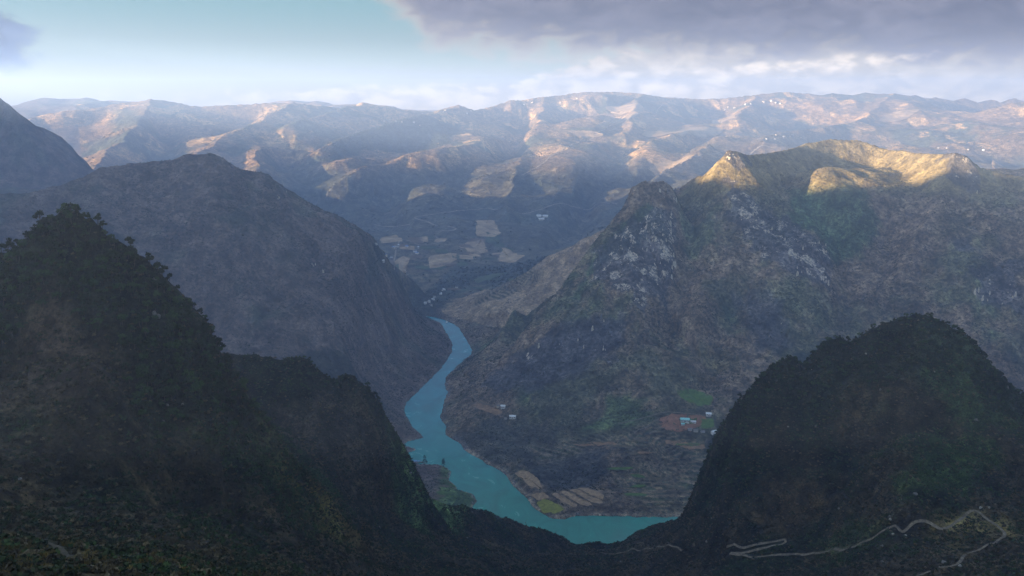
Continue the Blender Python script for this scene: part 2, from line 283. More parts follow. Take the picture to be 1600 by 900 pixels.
def terrain(x, y, spacing):
    """height, owning feature, river distance"""
    r = np.hypot(x, y)
    big = sst(1200, 3000, r)
    wx = x + big * (14 + 60 * sst(3600, 5000, r)) * fbm(x, y, 300, 4, .55, 21) + (1 - big) * 4 * fbm(x, y, 40, 3, .5, 23)
    wy = y + big * (14 + 60 * sst(3600, 5000, r)) * fbm(x, y, 300, 4, .55, 31) + (1 - big) * 4 * fbm(x, y, 40, 3, .5, 33)
    z = base_height(x, y)
    z = np.where(np.abs(x) > .7 * np.maximum(y, 0), -smax(-z, -np.where(r > 3500, -60 + 0 * z, 150), 60), z)
    z = z - 95 * sst(4300, 5600, r) * sst(10200, 8800, r) * (np.abs(x) < .75 * np.maximum(y, 0))
    own = np.where(r < 1150, 0, np.where(r > 3300, 8, np.where(x > -60 - (y - 1500) * .12, 6, 4)))
    own = np.where((r > 3300) & (x < -0.5 * y), 5, own)
    crest = np.full(x.shape, 1e9)
    for name, pts, fr, bk, k in RIDGES:
        p3 = ridge_pts(pts); zf = np.full(x.shape, -1e6); dn = np.full(x.shape, 1e9)
        xs = [p[0] for p in p3]; ys = [p[1] for p in p3]; m = 1600 if np.mean(ys) > 1100 else 450
        if name == 'far_left_mountain': m = 3200
        sel = (x > min(xs) - m) & (x < max(xs) + m) & (y > min(ys) - m) & (y < max(ys) + m)
        X, Y = wx[sel], wy[sel]; Z = np.full(X.shape, -1e6); Dn = np.full(X.shape, 1e9)
        over = np.zeros(X.shape)
        for (ax, ay, _), (bx, by, _) in ((p3[1], p3[0]), (p3[-2], p3[-1])):
            L = math.hypot(bx - ax, by - ay)
            over += 3.0 * np.maximum(((X - bx) * (bx - ax) + (Y - by) * (by - ay)) / L, 0)
        for (ax, ay, az), (bx, by, bz) in zip(p3[:-1], p3[1:]):
            ex, ey = bx - ax, by - ay; L2 = ex * ex + ey * ey + 1e-6
            t0 = ((X - ax) * ex + (Y - ay) * ey) / L2; t = np.clip(t0, 0, 1)
            dx = X - ax - t * ex; dy = Y - ay - t * ey; d = np.hypot(dx, dy)
            d = d + over                                       # a ridge ends more steeply than it falls to its sides
            front = (ex * dy - ey * dx) * (1 if ex >= 0 else -1) < 0
            Z = np.maximum(Z, az + (bz - az) * t - np.where(front, _prof(d, fr), _prof(d, bk)))
            Dn = np.minimum(Dn, d)
        zf[sel] = Z; dn[sel] = Dn
        own = np.where(zf > z, FEATS.index(name), own)
        z = smax(zf, z, k) if k > 20 else smax(zf, z, k)
        crest = np.minimum(crest, dn)
    for pts, dep, wid in GULLIES:
        p3 = ridge_pts(pts); Dn = np.full(x.shape, 1e9)
        sel = (np.abs(wy - np.mean([p[1] for p in p3])) < 2600) & (r > 1500); X, Y = wx[sel], wy[sel]; dn = np.full(X.shape, 1e9)
        for (ax, ay, _), (bx, by, _) in zip(p3[:-1], p3[1:]):
            ex, ey = bx - ax, by - ay; t = np.clip(((X - ax) * ex + (Y - ay) * ey) / (ex * ex + ey * ey), 0, 1)
            dn = np.minimum(dn, np.hypot(X - ax - t * ex, Y - ay - t * ey))
        z[sel] -= dep * np.exp(-(dn / wid) ** 2)
    riv = poly_sd(RIV, x + 3 * pn(x / 30, y / 30, 5), y + 3 * pn(x / 30, y / 30, 6))
    # erosion and roughness; the longest waves fade out close by and at the river
    low = sst(0, 220, riv) * (0.35 + 0.65 * sst(-790, -640, z))
    ck = sst(0, 90 + 240 * sst(4500, 6500, r), crest); quiet = np.where(np.abs(x) > .75 * np.maximum(y, 0), .3, 1.0)
    for i, lam in enumerate((1800, 900, 450, 225, 112, 56, 28, 14, 7, 3.6)):
        amp = lam * (0.075 if lam > 100 else 0.085)
        wgt = sst(0.30, 0.12, lam / r) * sst(1.6, 4.0, lam / spacing)
        if wgt.max() < 0.01: continue
        n = pn(wx / lam + 5.3 * i, wy / lam + 9.1 * i, 40 + i)
        if lam < 70: amp = amp * (1 + .8 * (1 - big))
        if lam < 130: amp = amp * (1 + .6 * big)
        if 60 < lam < 500: amp = amp * (1 + .6 * big * sst(4200, 3300, r))
        if lam >= 400: amp = amp * (1 + .9 * sst(3500, 5000, r))
        if lam < 300: amp = amp * (1 - .25 * sst(3500, 5000, r) * sst(9300, 8300, r))
        if 100 < lam < 1000: n = 0.45 * n + 0.75 * (0.35 - np.abs(pn(wx / lam * .8 + 2.3 * i, wy / lam * .8, 60 + i)) * 1.1) * -1.0 * -1
        if lam < 60 and big.min() < 1: n = np.where(big < .5, .45 * n + 1.1 * (.32 - np.abs(pn(wx / lam * .9 + 1.7 * i, wy / lam * .9, 80 + i))), n)
        keep = low * np.where((big > .5) & (z > -290) & (r < 3400) & (x > 600), .55, 1) * (0.3 + 0.7 * ck if lam > 50 else np.where(big < .5, 1.0, 0.6 + .4 * ck))
        z = z + amp * n * wgt * keep * quiet
    # the river bed and its banks
    bank = WATER + np.where(riv > 0, riv * 0.42 + 0.5, -2 - np.minimum(-riv * .3, 8))
    cap = WATER + 4 + 0.72 * riv + 1.6 * np.maximum(riv - 110, 0) + 8 * pn(x / 60, y / 60, 9)
    z = np.where(riv < 900, -smax(-z, -cap, 25), z)
    z = np.where(riv < 130, bank + (np.maximum(z, WATER + 3) - bank) * sst(4, 130, riv), np.maximum(z, WATER + 6))
    return z, own, riv

# polar survey grid round the viewpoint, finest where the land is seen largest
_az = np.concatenate([np.linspace(-180, -36, 90, endpoint=False), np.linspace(-36, 36, 1020, endpoint=False), np.linspace(36, 180, 91)])
AZ = np.radians(_az)
def seg(a, b, n, log=False): return (np.geomspace if log else np.linspace)(a, b, n, endpoint=False)
RR = np.concatenate([seg(3, 90, 26, True), seg(90, 240, 60), seg(240, 480, 150), seg(480, 1000, 210), seg(1000, 1450, 40), seg(1450, 2900, 370), seg(2900, 3400, 60), seg(3400, 6500, 130), seg(6500, 10500, 112), seg(10500, 12500, 12), [12500.]])
GA, GR = np.meshgrid(AZ, RR)                 # rows: range, columns: bearing
GX, GY = GR * np.sin(GA), GR * np.cos(GA)
_sp = np.maximum(np.gradient(RR)[:, None] * np.ones_like(GX), GR * np.gradient(AZ)[None, :])
GZ, OWN, GRIV = terrain(GX.ravel(), GY.ravel(), _sp.ravel())
GZ = GZ.reshape(GX.shape); OWN = OWN.reshape(GX.shape); GRIV = GRIV.reshape(GX.shape)
NR, NA = GX.shape
def ground(x, y):
    """height of the built ground under x, y (same surface as the mesh)"""
    x = np.asarray(x, float); y = np.asarray(y, float)
    r = np.hypot(x, y); a = np.arctan2(x, y)
    i = np.clip(np.searchsorted(RR, r) - 1, 0, NR - 2); j = np.clip(np.searchsorted(AZ, a) - 1, 0, NA - 2)
    f = np.clip((r - RR[i]) / (RR[i + 1] - RR[i]), 0, 1); g = np.clip((a - AZ[j]) / (AZ[j + 1] - AZ[j]), 0, 1)
    return (GZ[i, j] * (1 - f) + GZ[i + 1, j] * f) * (1 - g) + (GZ[i, j + 1] * (1 - f) + GZ[i + 1, j + 1] * f) * g
def seen(px, py):
    """where the sight line px, py first meets the ground (or the water)"""
    d = np.array(P(px, py, 1.0)); hr = math.hypot(d[0], d[1])
    rr = np.geomspace(40, 20000, 6000); ys = rr / hr
    g = np.maximum(ground(d[0] * ys, d[1] * ys), WATER)
    k = np.argmax(g >= d[2] * ys)
    yk = ys[max(k, 1)]
    return np.array([d[0] * yk, yk, float(g[max(k, 1)])])

# ------------------------------------------------------------------ land cover (colours of the ground, by place)
gx, gy, gz, own, griv = GX.ravel(), GY.ravel(), GZ.ravel(), OWN.ravel().copy(), GRIV.ravel()
_rb = np.array([PW(*t)[:2] for t in RIGHT_BANK[3:]]); _o = np.argsort(_rb[:, 1])
east = gx > np.interp(gy, _rb[_o, 1], _rb[_o, 0]) - 12
own = np.where((own == 4) & east & (gy < 3100) & (gy > 1400), 6, own)
own = np.where((own == 5) & (gx > -0.75 * gy) & (gy < 2400), 4, own)
gr = np.hypot(gx, gy)
def area(pts, soft=8, wob=0, lam=40, at=None):
    """0..1 inside a patch of land surveyed by its corners"""
    q = np.array([seen(*t)[:2] for t in pts]); X, Y = (gx, gy) if at is None else at
    m = (X > q[:, 0].min() - 4 * soft - 3 * wob) & (X < q[:, 0].max() + 4 * soft + 3 * wob) & (Y > q[:, 1].min() - 4 * soft - 3 * wob) & (Y < q[:, 1].max() + 4 * soft + 3 * wob)
    o = np.zeros(X.shape); x, y = X[m], Y[m]
    sd = poly_sd(q, x, y) + (wob * fbm(x, y, lam, 3, .6, 77) * 2 if wob else 0)
    o[m] = sst(soft, -soft, sd); return o
def step_fields(pts, step, soft=20):
    t = area(pts, soft, 10, 60); m = t > 0
    z = GZ.ravel()[m] + 1.2 * fbm(gx[m], gy[m], 90, 2, .5, 55); f = z / step - np.floor(z / step)
    zq = step * (np.floor(z / step) + sst(.62, 1.0, f))
    GZ.ravel()[m] = GZ.ravel()[m] + (zq - z) * t[m]
    r = np.zeros(t.shape); r[m] = sst(.55, .7, f) * t[m]; return t, r
T1, R1 = step_fields([(960, 690), (1010, 660), (1060, 665), (1110, 690), (1100, 740), (1060, 730), (1000, 710)], 4.0)
T2, R2 = step_fields([(985, 725), (1050, 735), (1095, 750), (1080, 790), (1000, 780), (960, 750)], 3.2)
T3, R3 = step_fields([(830, 700), (900, 680), (960, 670), (950, 690), (880, 715), (840, 725)], 4.0)
T4, R4 = step_fields([(640, 735), (700, 740), (735, 780), (700, 795), (640, 780)], 3.2)
T5, R5 = step_fields([(740, 465), (790, 440), (850, 430), (800, 460), (740, 480)], 7.0)
T6, R6 = step_fields([(600, 430), (640, 395), (720, 400), (700, 420), (640, 440)], 7.0)
gz = GZ.ravel()
COV = np.zeros((gx.size, 3)); ROCK = np.zeros(gx.size); WOOD = np.zeros(gx.size)
def put(col, m):
    global COV
    COV += (np.array(col)[None] - COV) * np.clip(m, 0, 1)[:, None]
f1 = fbm(gx, gy, 300, 5, .6, 101); f2 = fbm(gx, gy, 60, 4, .6, 102); f3 = fbm(gx, gy, 1200, 5, .6, 103)
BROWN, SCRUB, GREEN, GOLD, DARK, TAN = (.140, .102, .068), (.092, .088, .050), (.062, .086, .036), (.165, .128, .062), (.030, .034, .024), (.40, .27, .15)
mid = np.isin(own, (4, 5, 6, 7)); far = own == 8; near = np.isin(own, (0, 1, 2, 3))
put(BROWN, mid * 1.0); put(SCRUB, mid * sst(-.15, .35, f1 + .4 * f2)); put(GREEN, mid * sst(.15, .5, fbm(gx, gy, 450, 5, .55, 104) + .3 * f2) * .8)
put((.17, .12, .08), mid * sst(.1, .5, fbm(gx, gy, 200, 4, .6, 105)) * .7)
put((.24, .17, .105), (own == 7) * .95)
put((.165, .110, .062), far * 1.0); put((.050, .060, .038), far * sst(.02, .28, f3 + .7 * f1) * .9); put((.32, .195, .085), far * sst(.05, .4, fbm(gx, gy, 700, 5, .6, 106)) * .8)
put((.060, .066, .050), far * sst(-420, -540, gz + 40 * f1) * .85)  # far ground darker and greener towards the valley floor
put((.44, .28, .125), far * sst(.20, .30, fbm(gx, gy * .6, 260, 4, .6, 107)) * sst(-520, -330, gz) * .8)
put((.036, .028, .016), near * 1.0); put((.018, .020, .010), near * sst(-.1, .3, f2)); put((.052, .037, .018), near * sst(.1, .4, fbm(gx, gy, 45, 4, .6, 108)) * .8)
put((.088, .066, .058), np.isin(own, (4, 5)) * .75); put((.046, .052, .034), np.isin(own, (4, 5)) * sst(.05, .4, f1 + .5 * f2) * .7)
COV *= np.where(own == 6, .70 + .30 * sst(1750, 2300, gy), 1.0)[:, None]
CONTR = np.where(np.isin(own, (4, 5)), .55, np.where((own == 6) & (gz > -300) & (gx > 520), .5, np.where(own == 7, .6, .9)))
# patches of wood, grass, scree and bare rock, surveyed one by one
for pts, col, a in (
    ([(1225, 288), (1335, 285), (1372, 345), (1345, 400), (1290, 395), (1240, 340)], (.040, .075, .034), .8),
    ([(985, 335), (1050, 345), (1045, 375), (990, 385), (930, 420), (905, 470), (890, 470), (930, 395)], (.040, .072, .032), .8),
    ([(1065, 335), (1120, 325), (1125, 395), (1080, 405)], (.052, .075, .036), .7),
    ([(1100, 440), (1150, 430), (1165, 470), (1120, 490)], (.05, .07, .036), .5),
    ([(950, 620), (1010, 625), (1020, 660), (960, 680), (890, 715), (880, 700), (930, 660)], (.055, .085, .030), .8),
    ([(1090, 545), (1150, 540), (1155, 575), (1110, 585)], (.11, .095, .045), .6),
    ([(820, 700), (900, 690), (960, 700), (950, 745), (880, 770), (830, 755)], (.034, .034, .033), .85),
    ([(965, 690), (1000, 700), (990, 735), (965, 735)], (.030, .033, .028), .7),
    ([(700, 690), (760, 650), (860, 660), (900, 690), (840, 715), (780, 730), (730, 705)], (.046, .045, .036), .8),
    ([(745, 600), (820, 545), (900, 500), (980, 510), (960, 560), (880, 600), (780, 620)], (.044, .042, .046), .85),
    ([(1150, 470), (1225, 470), (1230, 540), (1185, 550)], (.048, .046, .05), .7),
    ([(640, 725), (705, 735), (745, 780), (735, 800), (640, 790)], (.052, .078, .030), .9),
    ([(520, 215), (600, 195), (720, 195), (700, 225), (590, 235), (520, 250)], (.026, .042, .030), .9),
    ([(570, 440), (640, 425), (760, 415), (850, 400), (820, 430), (740, 440), (640, 470)], (.034, .042, .034), .8),
    ([(1050, 260), (1200, 200), (1330, 205), (1250, 240)], (.10, .080, .055), .5),
    ([(170, 500), (60, 505), (40, 590), (160, 610), (190, 560)], (.060, .042, .030), .7),
    ([(440, 715), (470, 745), (530, 790), (530, 810), (500, 805), (450, 760)], (.13, .095, .030), .8),
    ([(0, 845), (70, 850), (110, 880), (0, 895)], (.12, .085, .028), .8),
    ([(1500, 790), (1600, 815), (1600, 845), (1560, 830), (1490, 855), (1400, 850)], (.12, .095, .034), .75),
    ([(1380, 760), (1470, 725), (1540, 690), (1550, 720), (1470, 760), (1400, 785)], (.05, .075, .022), .85),
    ([(1420, 590), (1600, 600), (1600, 680), (1480, 660)], (.034, .055, .020), .8),
    ([(1270, 850), (1330, 810), (1400, 830), (1330, 870)], (.05, .062, .022), .7),
    ([(450, 700), (560, 700), (560, 640), (470, 620), (420, 650)], (.052, .042, .034), .6),
    ([(330, 690), (420, 690), (520, 720), (480, 740), (380, 730)], (.03, .048, .018), .6),
):
    put(col, area(pts, 14, 22, 60) * a)
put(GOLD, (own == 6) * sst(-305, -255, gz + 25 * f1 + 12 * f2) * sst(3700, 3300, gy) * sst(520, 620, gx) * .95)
for T, Rr in ((T1, R1), (T2, R2), (T3, R3), (T5, R5), (T6, R6)):
    put((.13, .098, .062), T * .7); put((.036, .042, .024), Rr * .95)
T4 = np.maximum(T4, area([(628, 726), (690, 728), (706, 738), (702, 750), (716, 765), (738, 774), (744, 786), (735, 800), (628, 800)], 3, 2, 20))
put((.26, .20, .14), sst(11, 4, griv + 4 * f2) * sst(-1, 0.5, griv) * (gy < 1900) * (.4 + .6 * sst(-.2, .3, f2)))
put((.066, .10, .034), T4 * sst(1.5, 5, griv) * .9); put((.034, .055, .024), R4 * sst(2, 6, griv) * .9)
for pts, a in (
    ([(930, 392), (985, 345), (1050, 340), (1060, 400), (1050, 470), (1000, 478), (930, 440)], 1.0),
    ([(1132, 262), (1160, 300), (1230, 340), (1300, 400), (1300, 455), (1230, 430), (1170, 385), (1140, 340)], 1.0),
    ([(1135, 240), (1170, 245), (1170, 270), (1135, 265)], .95), ([(1470, 242), (1515, 248), (1530, 300), (1480, 290)], .8),
    ([(1510, 420), (1600, 400), (1600, 490), (1530, 480)], .75), ([(1480, 365), (1520, 360), (1530, 395), (1490, 395)], .8),
    ([(745, 605), (820, 548), (900, 505), (985, 480), (980, 520), (880, 590), (780, 615)], .75),
    ([(1155, 475), (1225, 475), (1225, 535), (1180, 535)], .65), ([(1000, 285), (1060, 300), (1060, 340), (1000, 310)], .6),
    ([(430, 280), (450, 300), (455, 320), (432, 310)], .8), ([(440, 365), (520, 395), (510, 425), (440, 400)], .55),
    ([(700, 675), (730, 690), (725, 700), (700, 690)], .9),
    ([(590, 640), (640, 700), (640, 765), (590, 740)], .85), ([(480, 600), (600, 620), (600, 660), (520, 650)], .6),
    ([(1110, 690), (1160, 650), (1230, 640), (1220, 690), (1150, 720), (1115, 725)], .85), ([(1230, 570), (1340, 560), (1350, 600), (1240, 600)], .7),
    ([(1370, 510), (1440, 500), (1450, 560), (1380, 560)], .55), ([(62, 345), (140, 345), (190, 420), (150, 440), (70, 390)], .75), ([(300, 640), (390, 650), (395, 690), (330, 680)], .7),
):
    ROCK = np.maximum(ROCK, area(pts, 14, 20, 50) * a * np.where(near, .62, 1))
put((.062, .058, .060), sst(.45, .8, ROCK) * np.isin(own, (4, 6)) * .8)
ROCK = np.maximum(ROCK, .45 * near * sst(.0, .5, fbm(gx, gy, 50, 4, .6, 140)))
ROCK = np.maximum(ROCK, .38 * (own == 6) * sst(.1, .5, fbm(gx, gy, 160, 4, .6, 141)))
for pts in ([(0, 400), (60, 345), (115, 330), (180, 360), (260, 430), (300, 485), (345, 570), (395, 690), (330, 660), (200, 640), (175, 520), (60, 480), (0, 560), (-40, 560)],
            [(1085, 775), (1100, 700), (1150, 625), (1240, 555), (1300, 530), (1440, 492), (1500, 515), (1545, 570), (1620, 620), (1620, 690), (1480, 590), (1340, 600), (1220, 640), (1160, 710), (1120, 775)],
            [(470, 553), (560, 583), (600, 630), (590, 655), (545, 620), (480, 595)], [(345, 560), (420, 640), (460, 700), (400, 700)]):
    WOOD = np.maximum(WOOD, area(pts, 10, 14, 40))
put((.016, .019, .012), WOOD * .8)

# ------------------------------------------------------------------ meshes of the land
def new_mesh(name, verts, faces, mats, smooth=True):
    """faces: int array (n, 3 or 4) or list of tuples"""
    me = bpy.data.meshes.new(name)
    if isinstance(faces, np.ndarray):
        k = faces.shape[1]
        me.vertices.add(len(verts)); me.vertices.foreach_set('co', np.asarray(verts, np.float32).ravel())
        me.loops.add(faces.size); me.loops.foreach_set('vertex_index', faces.astype(np.int32).ravel())
        me.polygons.add(len(faces)); me.polygons.foreach_set('loop_start', np.arange(0, faces.size, k, dtype=np.int32))
        me.polygons.foreach_set('loop_total', np.full(len(faces), k, np.int32))
        me.update(calc_edges=True)
    else:
        me.from_pydata([tuple(v) for v in verts], [], faces); me.update()
    if smooth: me.polygons.foreach_set('use_smooth', np.ones(len(me.polygons), bool))
    for m in (mats if isinstance(mats, (list, tuple)) else [mats]): me.materials.append(m)
    return me
def link(name, me, label=None, cat=None, kind=None, group=None, parent=None, loc=(0, 0, 0)):
    o = bpy.data.objects.new(name, me); C.objects.link(o); o.location = loc
    if label: o['label'] = label
    if cat: o['category'] = cat
    if kind: o['kind'] = kind
    if group: o['group'] = group
    if parent: o.parent = parent
    return o

def mat(name):
    m = bpy.data.materials.new(name); m.use_nodes = True; m.node_tree.nodes.clear(); return m, Nodes(m.node_tree)
def land_material():
    m, n = mat('land')
    pos = n.n('ShaderNodeNewGeometry').outputs['Position']
    cov = n.n('ShaderNodeVertexColor', layer_name='cov').outputs[0]
    msk = n.n('ShaderNodeSeparateColor', ins={0: n.n('ShaderNodeVertexColor', layer_name='msk').outputs[0]})
    rock, wood = msk.outputs[0], msk.outputs[1]
    sp = n.n('ShaderNodeSeparateXYZ', ins={0: pos})
    nz = n.n('ShaderNodeSeparateXYZ', ins={0: n.n('ShaderNodeNewGeometry').outputs['Normal']}).outputs[2]
    a = n.noise(pos, 0.021, 9, 0.68); b = n.noise(pos, 0.11, 6, 0.65); c = n.noise(pos, 0.0035, 5, .6)
    mott = n.math('MULTIPLY', n.lin(a, .36, .64, .5, 1.5), n.math('MULTIPLY', n.lin(b, .38, .62, .42, 1.6), n.lin(c, .3, .7, .75, 1.25)))
    mott = n.math('MULTIPLY', mott, n.lin(n.noise(pos, .75, 5, .68), .36, .64, .45, 1.55))
    mott = n.math('ADD', n.math('MULTIPLY', n.math('SUBTRACT', mott, 1.0), msk.outputs[2]), 1.0)
    col = n.mix(1.0, cov, n.vec(mott, mott, mott), 'MULTIPLY')
    rib = n.noise(n.vec(sp.outputs[0], sp.outputs[1], n.math('MULTIPLY', sp.outputs[2], 0.22)), 0.03, 8, .7)
    rv = n.lin(rib, .40, .60, .62, 1.32)
    col = n.mix(1.0, col, n.vec(rv, rv, rv), 'MULTIPLY')
    # bare limestone: streaked down the face
    sv = n.vec(sp.outputs[0], sp.outputs[1], n.math('MULTIPLY', sp.outputs[2], 0.28))
    st = n.noise(sv, 0.030, 8, 0.64)
    st2 = n.noise(sv, 0.22, 5, 0.6)
    lime = n.math('MULTIPLY', n.smooth(n.math('ADD', n.math('ADD', st, n.math('MULTIPLY', st2, 0.35)), n.lin(rock, 0, 1, -0.50, -0.025)), 0.675, 0.715), n.smooth(n.noise(pos, .014, 4, .6), .36, .48))
    limec = n.mix(n.lin(st2, .35, .65, 0, 1), (.20, .17, .145), (.56, .47, .36))
    crack = n.smooth(n.noise(n.vec(sp.outputs[0], sp.outputs[1], n.math('MULTIPLY', sp.outputs[2], .08)), .16, 4, .6), .40, .50)
    col = n.mix(n.math('MULTIPLY', n.math('MULTIPLY', lime, crack), n.lin(rock, 0, .15, 0, 1)), col, limec)
    h = n.math('ADD', n.math('ADD', n.math('MULTIPLY', a, 9.0), n.math('MULTIPLY', rib, 10.0)), n.math('MULTIPLY', b, 4.0))
    bump = n.n('ShaderNodeBump', ins={'Strength': 0.9, 'Distance': 1.0, 'Height': h})
    bs = n.n('ShaderNodeBsdfPrincipled', ins={'Base Color': col, 'Roughness': 0.95, 'Specular IOR Level': 0.12, 'Normal': bump.outputs[0]})
    n.n('ShaderNodeOutputMaterial', ins={0: bs.outputs[0]})
    return m
LAND = land_material()

LANDS = [('hillside', 'dark scrubby hillside dropping from the viewpoint into the bottom of the frame', 'hillside'),
         ('near_hill', 'dark pointed hill thick with trees standing nearest on the left', 'hill'),
         ('cliff_hill', 'lower dark hill ending in a grey cliff above the river bend', 'hill'),
         ('near_hill', 'dark broad wooded hill with a rounded double top nearest on the right', 'hill'),
         ('mountain', 'blue shaded mountain sloping down to the left bank of the river', 'mountain'),
         ('mountain', 'smooth dark blue mountainside cut by the left edge behind the long ridge', 'mountain'),  # mesh also carries the added off-frame crest that casts the shade
         ('mountain', 'great craggy mountain with golden sunlit plateau above the right bank', 'mountain'),
         ('mountain_spur', 'smooth brown grassy spur slanting down behind the craggy cliffs to the river', 'spur'),
         ('far_hills', 'distant hazy hills with sunlit terraces rolling up to the horizon', 'hills')]
idx = np.arange(NR * NA).reshape(NR, NA)
QUAD = np.stack([idx[:-1, :-1], idx[:-1, 1:], idx[1:, 1:], idx[1:, :-1]], -1).reshape(-1, 4)[:, ::-1]
qown = own[QUAD[:, 0]]
XYZ = np.stack([gx, gy, gz], 1)
LAND_OBJ = {}
def build_land():
    for k, (nm, lab, cat) in enumerate(LANDS):
        q = QUAD[qown == k]
        if not len(q): continue
        u, inv = np.unique(q, return_inverse=True)
        me = new_mesh(nm, XYZ[u], inv.reshape(-1, 4), LAND)
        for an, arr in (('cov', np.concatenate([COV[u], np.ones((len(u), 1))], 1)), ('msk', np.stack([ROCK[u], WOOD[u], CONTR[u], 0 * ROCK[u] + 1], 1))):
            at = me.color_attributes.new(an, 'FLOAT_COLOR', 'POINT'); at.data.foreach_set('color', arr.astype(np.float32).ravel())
        LAND_OBJ[k] = link(nm, me, lab, cat, 'structure')
build_land()
# ------------------------------------------------------------------ river
def river_material():
    m, n = mat('river water')
    pos = n.n('ShaderNodeNewGeometry').outputs['Position']
    py_ = n.n('ShaderNodeSeparateXYZ', ins={0: pos}).outputs[1]
    c = n.mix(n.smooth(n.math('ADD', py_, n.math('MULTIPLY', n.noise(pos, .008, 4), 500)), 1700, 2700), (.008, .135, .095), (.018, .19, .23))
    slick = n.lin(n.noise(n.vec(n.math('MULTIPLY', n.n('ShaderNodeSeparateXYZ', ins={0: pos}).outputs[0], 1.6), py_, 0.0), .011, 6, .65, 1.2), .36, .64, 0, 1)
    tv = n.lin(slick, 0, 1, .80, 1.18); c = n.mix(1.0, c, n.vec(tv, tv, tv), 'MULTIPLY')
    h = n.math('ADD', n.noise(pos, 0.35, 3, .5), n.math('MULTIPLY', n.noise(pos, .03, 4, .6), 3.0))
    bump = n.n('ShaderNodeBump', ins={'Strength': 0.10, 'Distance': 0.5, 'Height': h})
    bs = n.n('ShaderNodeBsdfPrincipled', ins={'Base Color': c, 'Roughness': n.lin(slick, 0, 1, .04, .28), 'IOR': 1.33, 'Specular IOR Level': .5, 'Normal': bump.outputs[0]})
    n.n('ShaderNodeOutputMaterial', ins={0: bs.outputs[0]}); return m
q = RIV; cx, cy = q.mean(0)
me = new_mesh('river', [(-1500, 900, WATER), (900, 900, WATER), (900, 3600, WATER), (-1500, 3600, WATER)], [(0, 1, 2, 3)], river_material())
link('river', me, 'turquoise river winding through the gorge', 'river', 'structure')


# ------------------------------------------------------------------ fields and paths laid on the land
def ground_material(name, c1, c2, scale, stripe=0.0):
    m, n = mat(name)
    pos = n.n('ShaderNodeNewGeometry').outputs['Position']
    f = n.lin(n.math('ADD', n.math('MULTIPLY', n.noise(pos, scale, 6, .65), .7), n.math('MULTIPLY', n.noise(pos, scale * 6, 4, .6), .3)), .36, .64, 0, 1)
    c = n.mix(f, tuple(.6 * v for v in c1), c2)
    rows = n.n('ShaderNodeTexWave', bands_direction='Y', ins={'Vector': pos, 'Scale': scale * 1.2, 'Distortion': 4.0, 'Detail': 3.0, 'Detail Scale': 1.5}).outputs[1]
    rw = n.lin(rows, 0, 1, .72, 1.12); c = n.mix(1.0, c, n.vec(rw, rw, rw), 'MULTIPLY')
    bs = n.n('ShaderNodeBsdfPrincipled', ins={'Base Color': c, 'Roughness': .95, 'Specular IOR Level': .1})
    n.n('ShaderNodeOutputMaterial', ins={0: bs.outputs[0]}); return m
M_PATH = ground_material('trodden earth', (.07, .058, .042), (.19, .155, .115), .35)
M_FARROAD = ground_material('pale road', (.24, .20, .16), (.36, .31, .25), .02)
FM = {'green': ground_material('young crop', (.055, .095, .022), (.10, .155, .035), .12), 'red': ground_material('red soil', (.17, .080, .048), (.27, .135, .08), .07),
      'yellow': ground_material('ripe crop', (.15, .15, .025), (.23, .22, .045), .15), 'tan': ground_material('bare tilled soil', (.20, .13, .075), (.34, .23, .135), .15),
      'orange': ground_material('orange soil', (.17, .105, .06), (.27, .165, .095), .1), 'fartan': ground_material('dry far field', (.24, .17, .10), (.40, .29, .18), .02),
      'fargreen': ground_material('far crop', (.05, .07, .04), (.08, .10, .05), .02)}
CLEAR = []                                        # places kept free of plants: (points, radius)
def sheet(name, poly, m, label, cat, lift=.3, ring=7, per=36):
    q = np.array([seen(*t)[:2] for t in poly]); nx = np.roll(q, -1, 0); L = np.linalg.norm(nx - q, axis=1); s_ = np.concatenate([[0], np.cumsum(L)])
    t = np.linspace(0, s_[-1], per, endpoint=False); k = np.searchsorted(s_, t, 'right') - 1
    p = q[k] + (nx[k] - q[k]) * ((t - s_[k]) / L[k])[:, None]
    p = (np.roll(p, 1, 0) + 2 * p + np.roll(p, -1, 0)) / 4 + np.random.default_rng(len(poly) + int(poly[0][0])).normal(size=p.shape) * .022 * s_[-1] / 4
    c_ = p.mean(0); V, F = [], []
    for r_ in range(ring):
        f = 1 - r_ / ring; w_ = c_ + (p - c_) * f; z = ground(w_[:, 0], w_[:, 1]) + lift; V += [(a, b, c) for (a, b), c in zip(w_, z)]
    V.append((c_[0], c_[1], float(ground(c_[0], c_[1])) + lift))
    for r_ in range(ring - 1):
        for i_ in range(per): F.append((r_ * per + i_, r_ * per + (i_ + 1) % per, (r_ + 1) * per + (i_ + 1) % per, (r_ + 1) * per + i_))
    b0 = (ring - 1) * per
    for i_ in range(per): F.append((b0 + i_, b0 + (i_ + 1) % per, len(V) - 1))
    CLEAR.append((np.array(V)[:, :2], 4.0 * max(1, s_[-1] / 300)))
    return link(name, new_mesh(name, V, F, m), label, cat, 'structure')
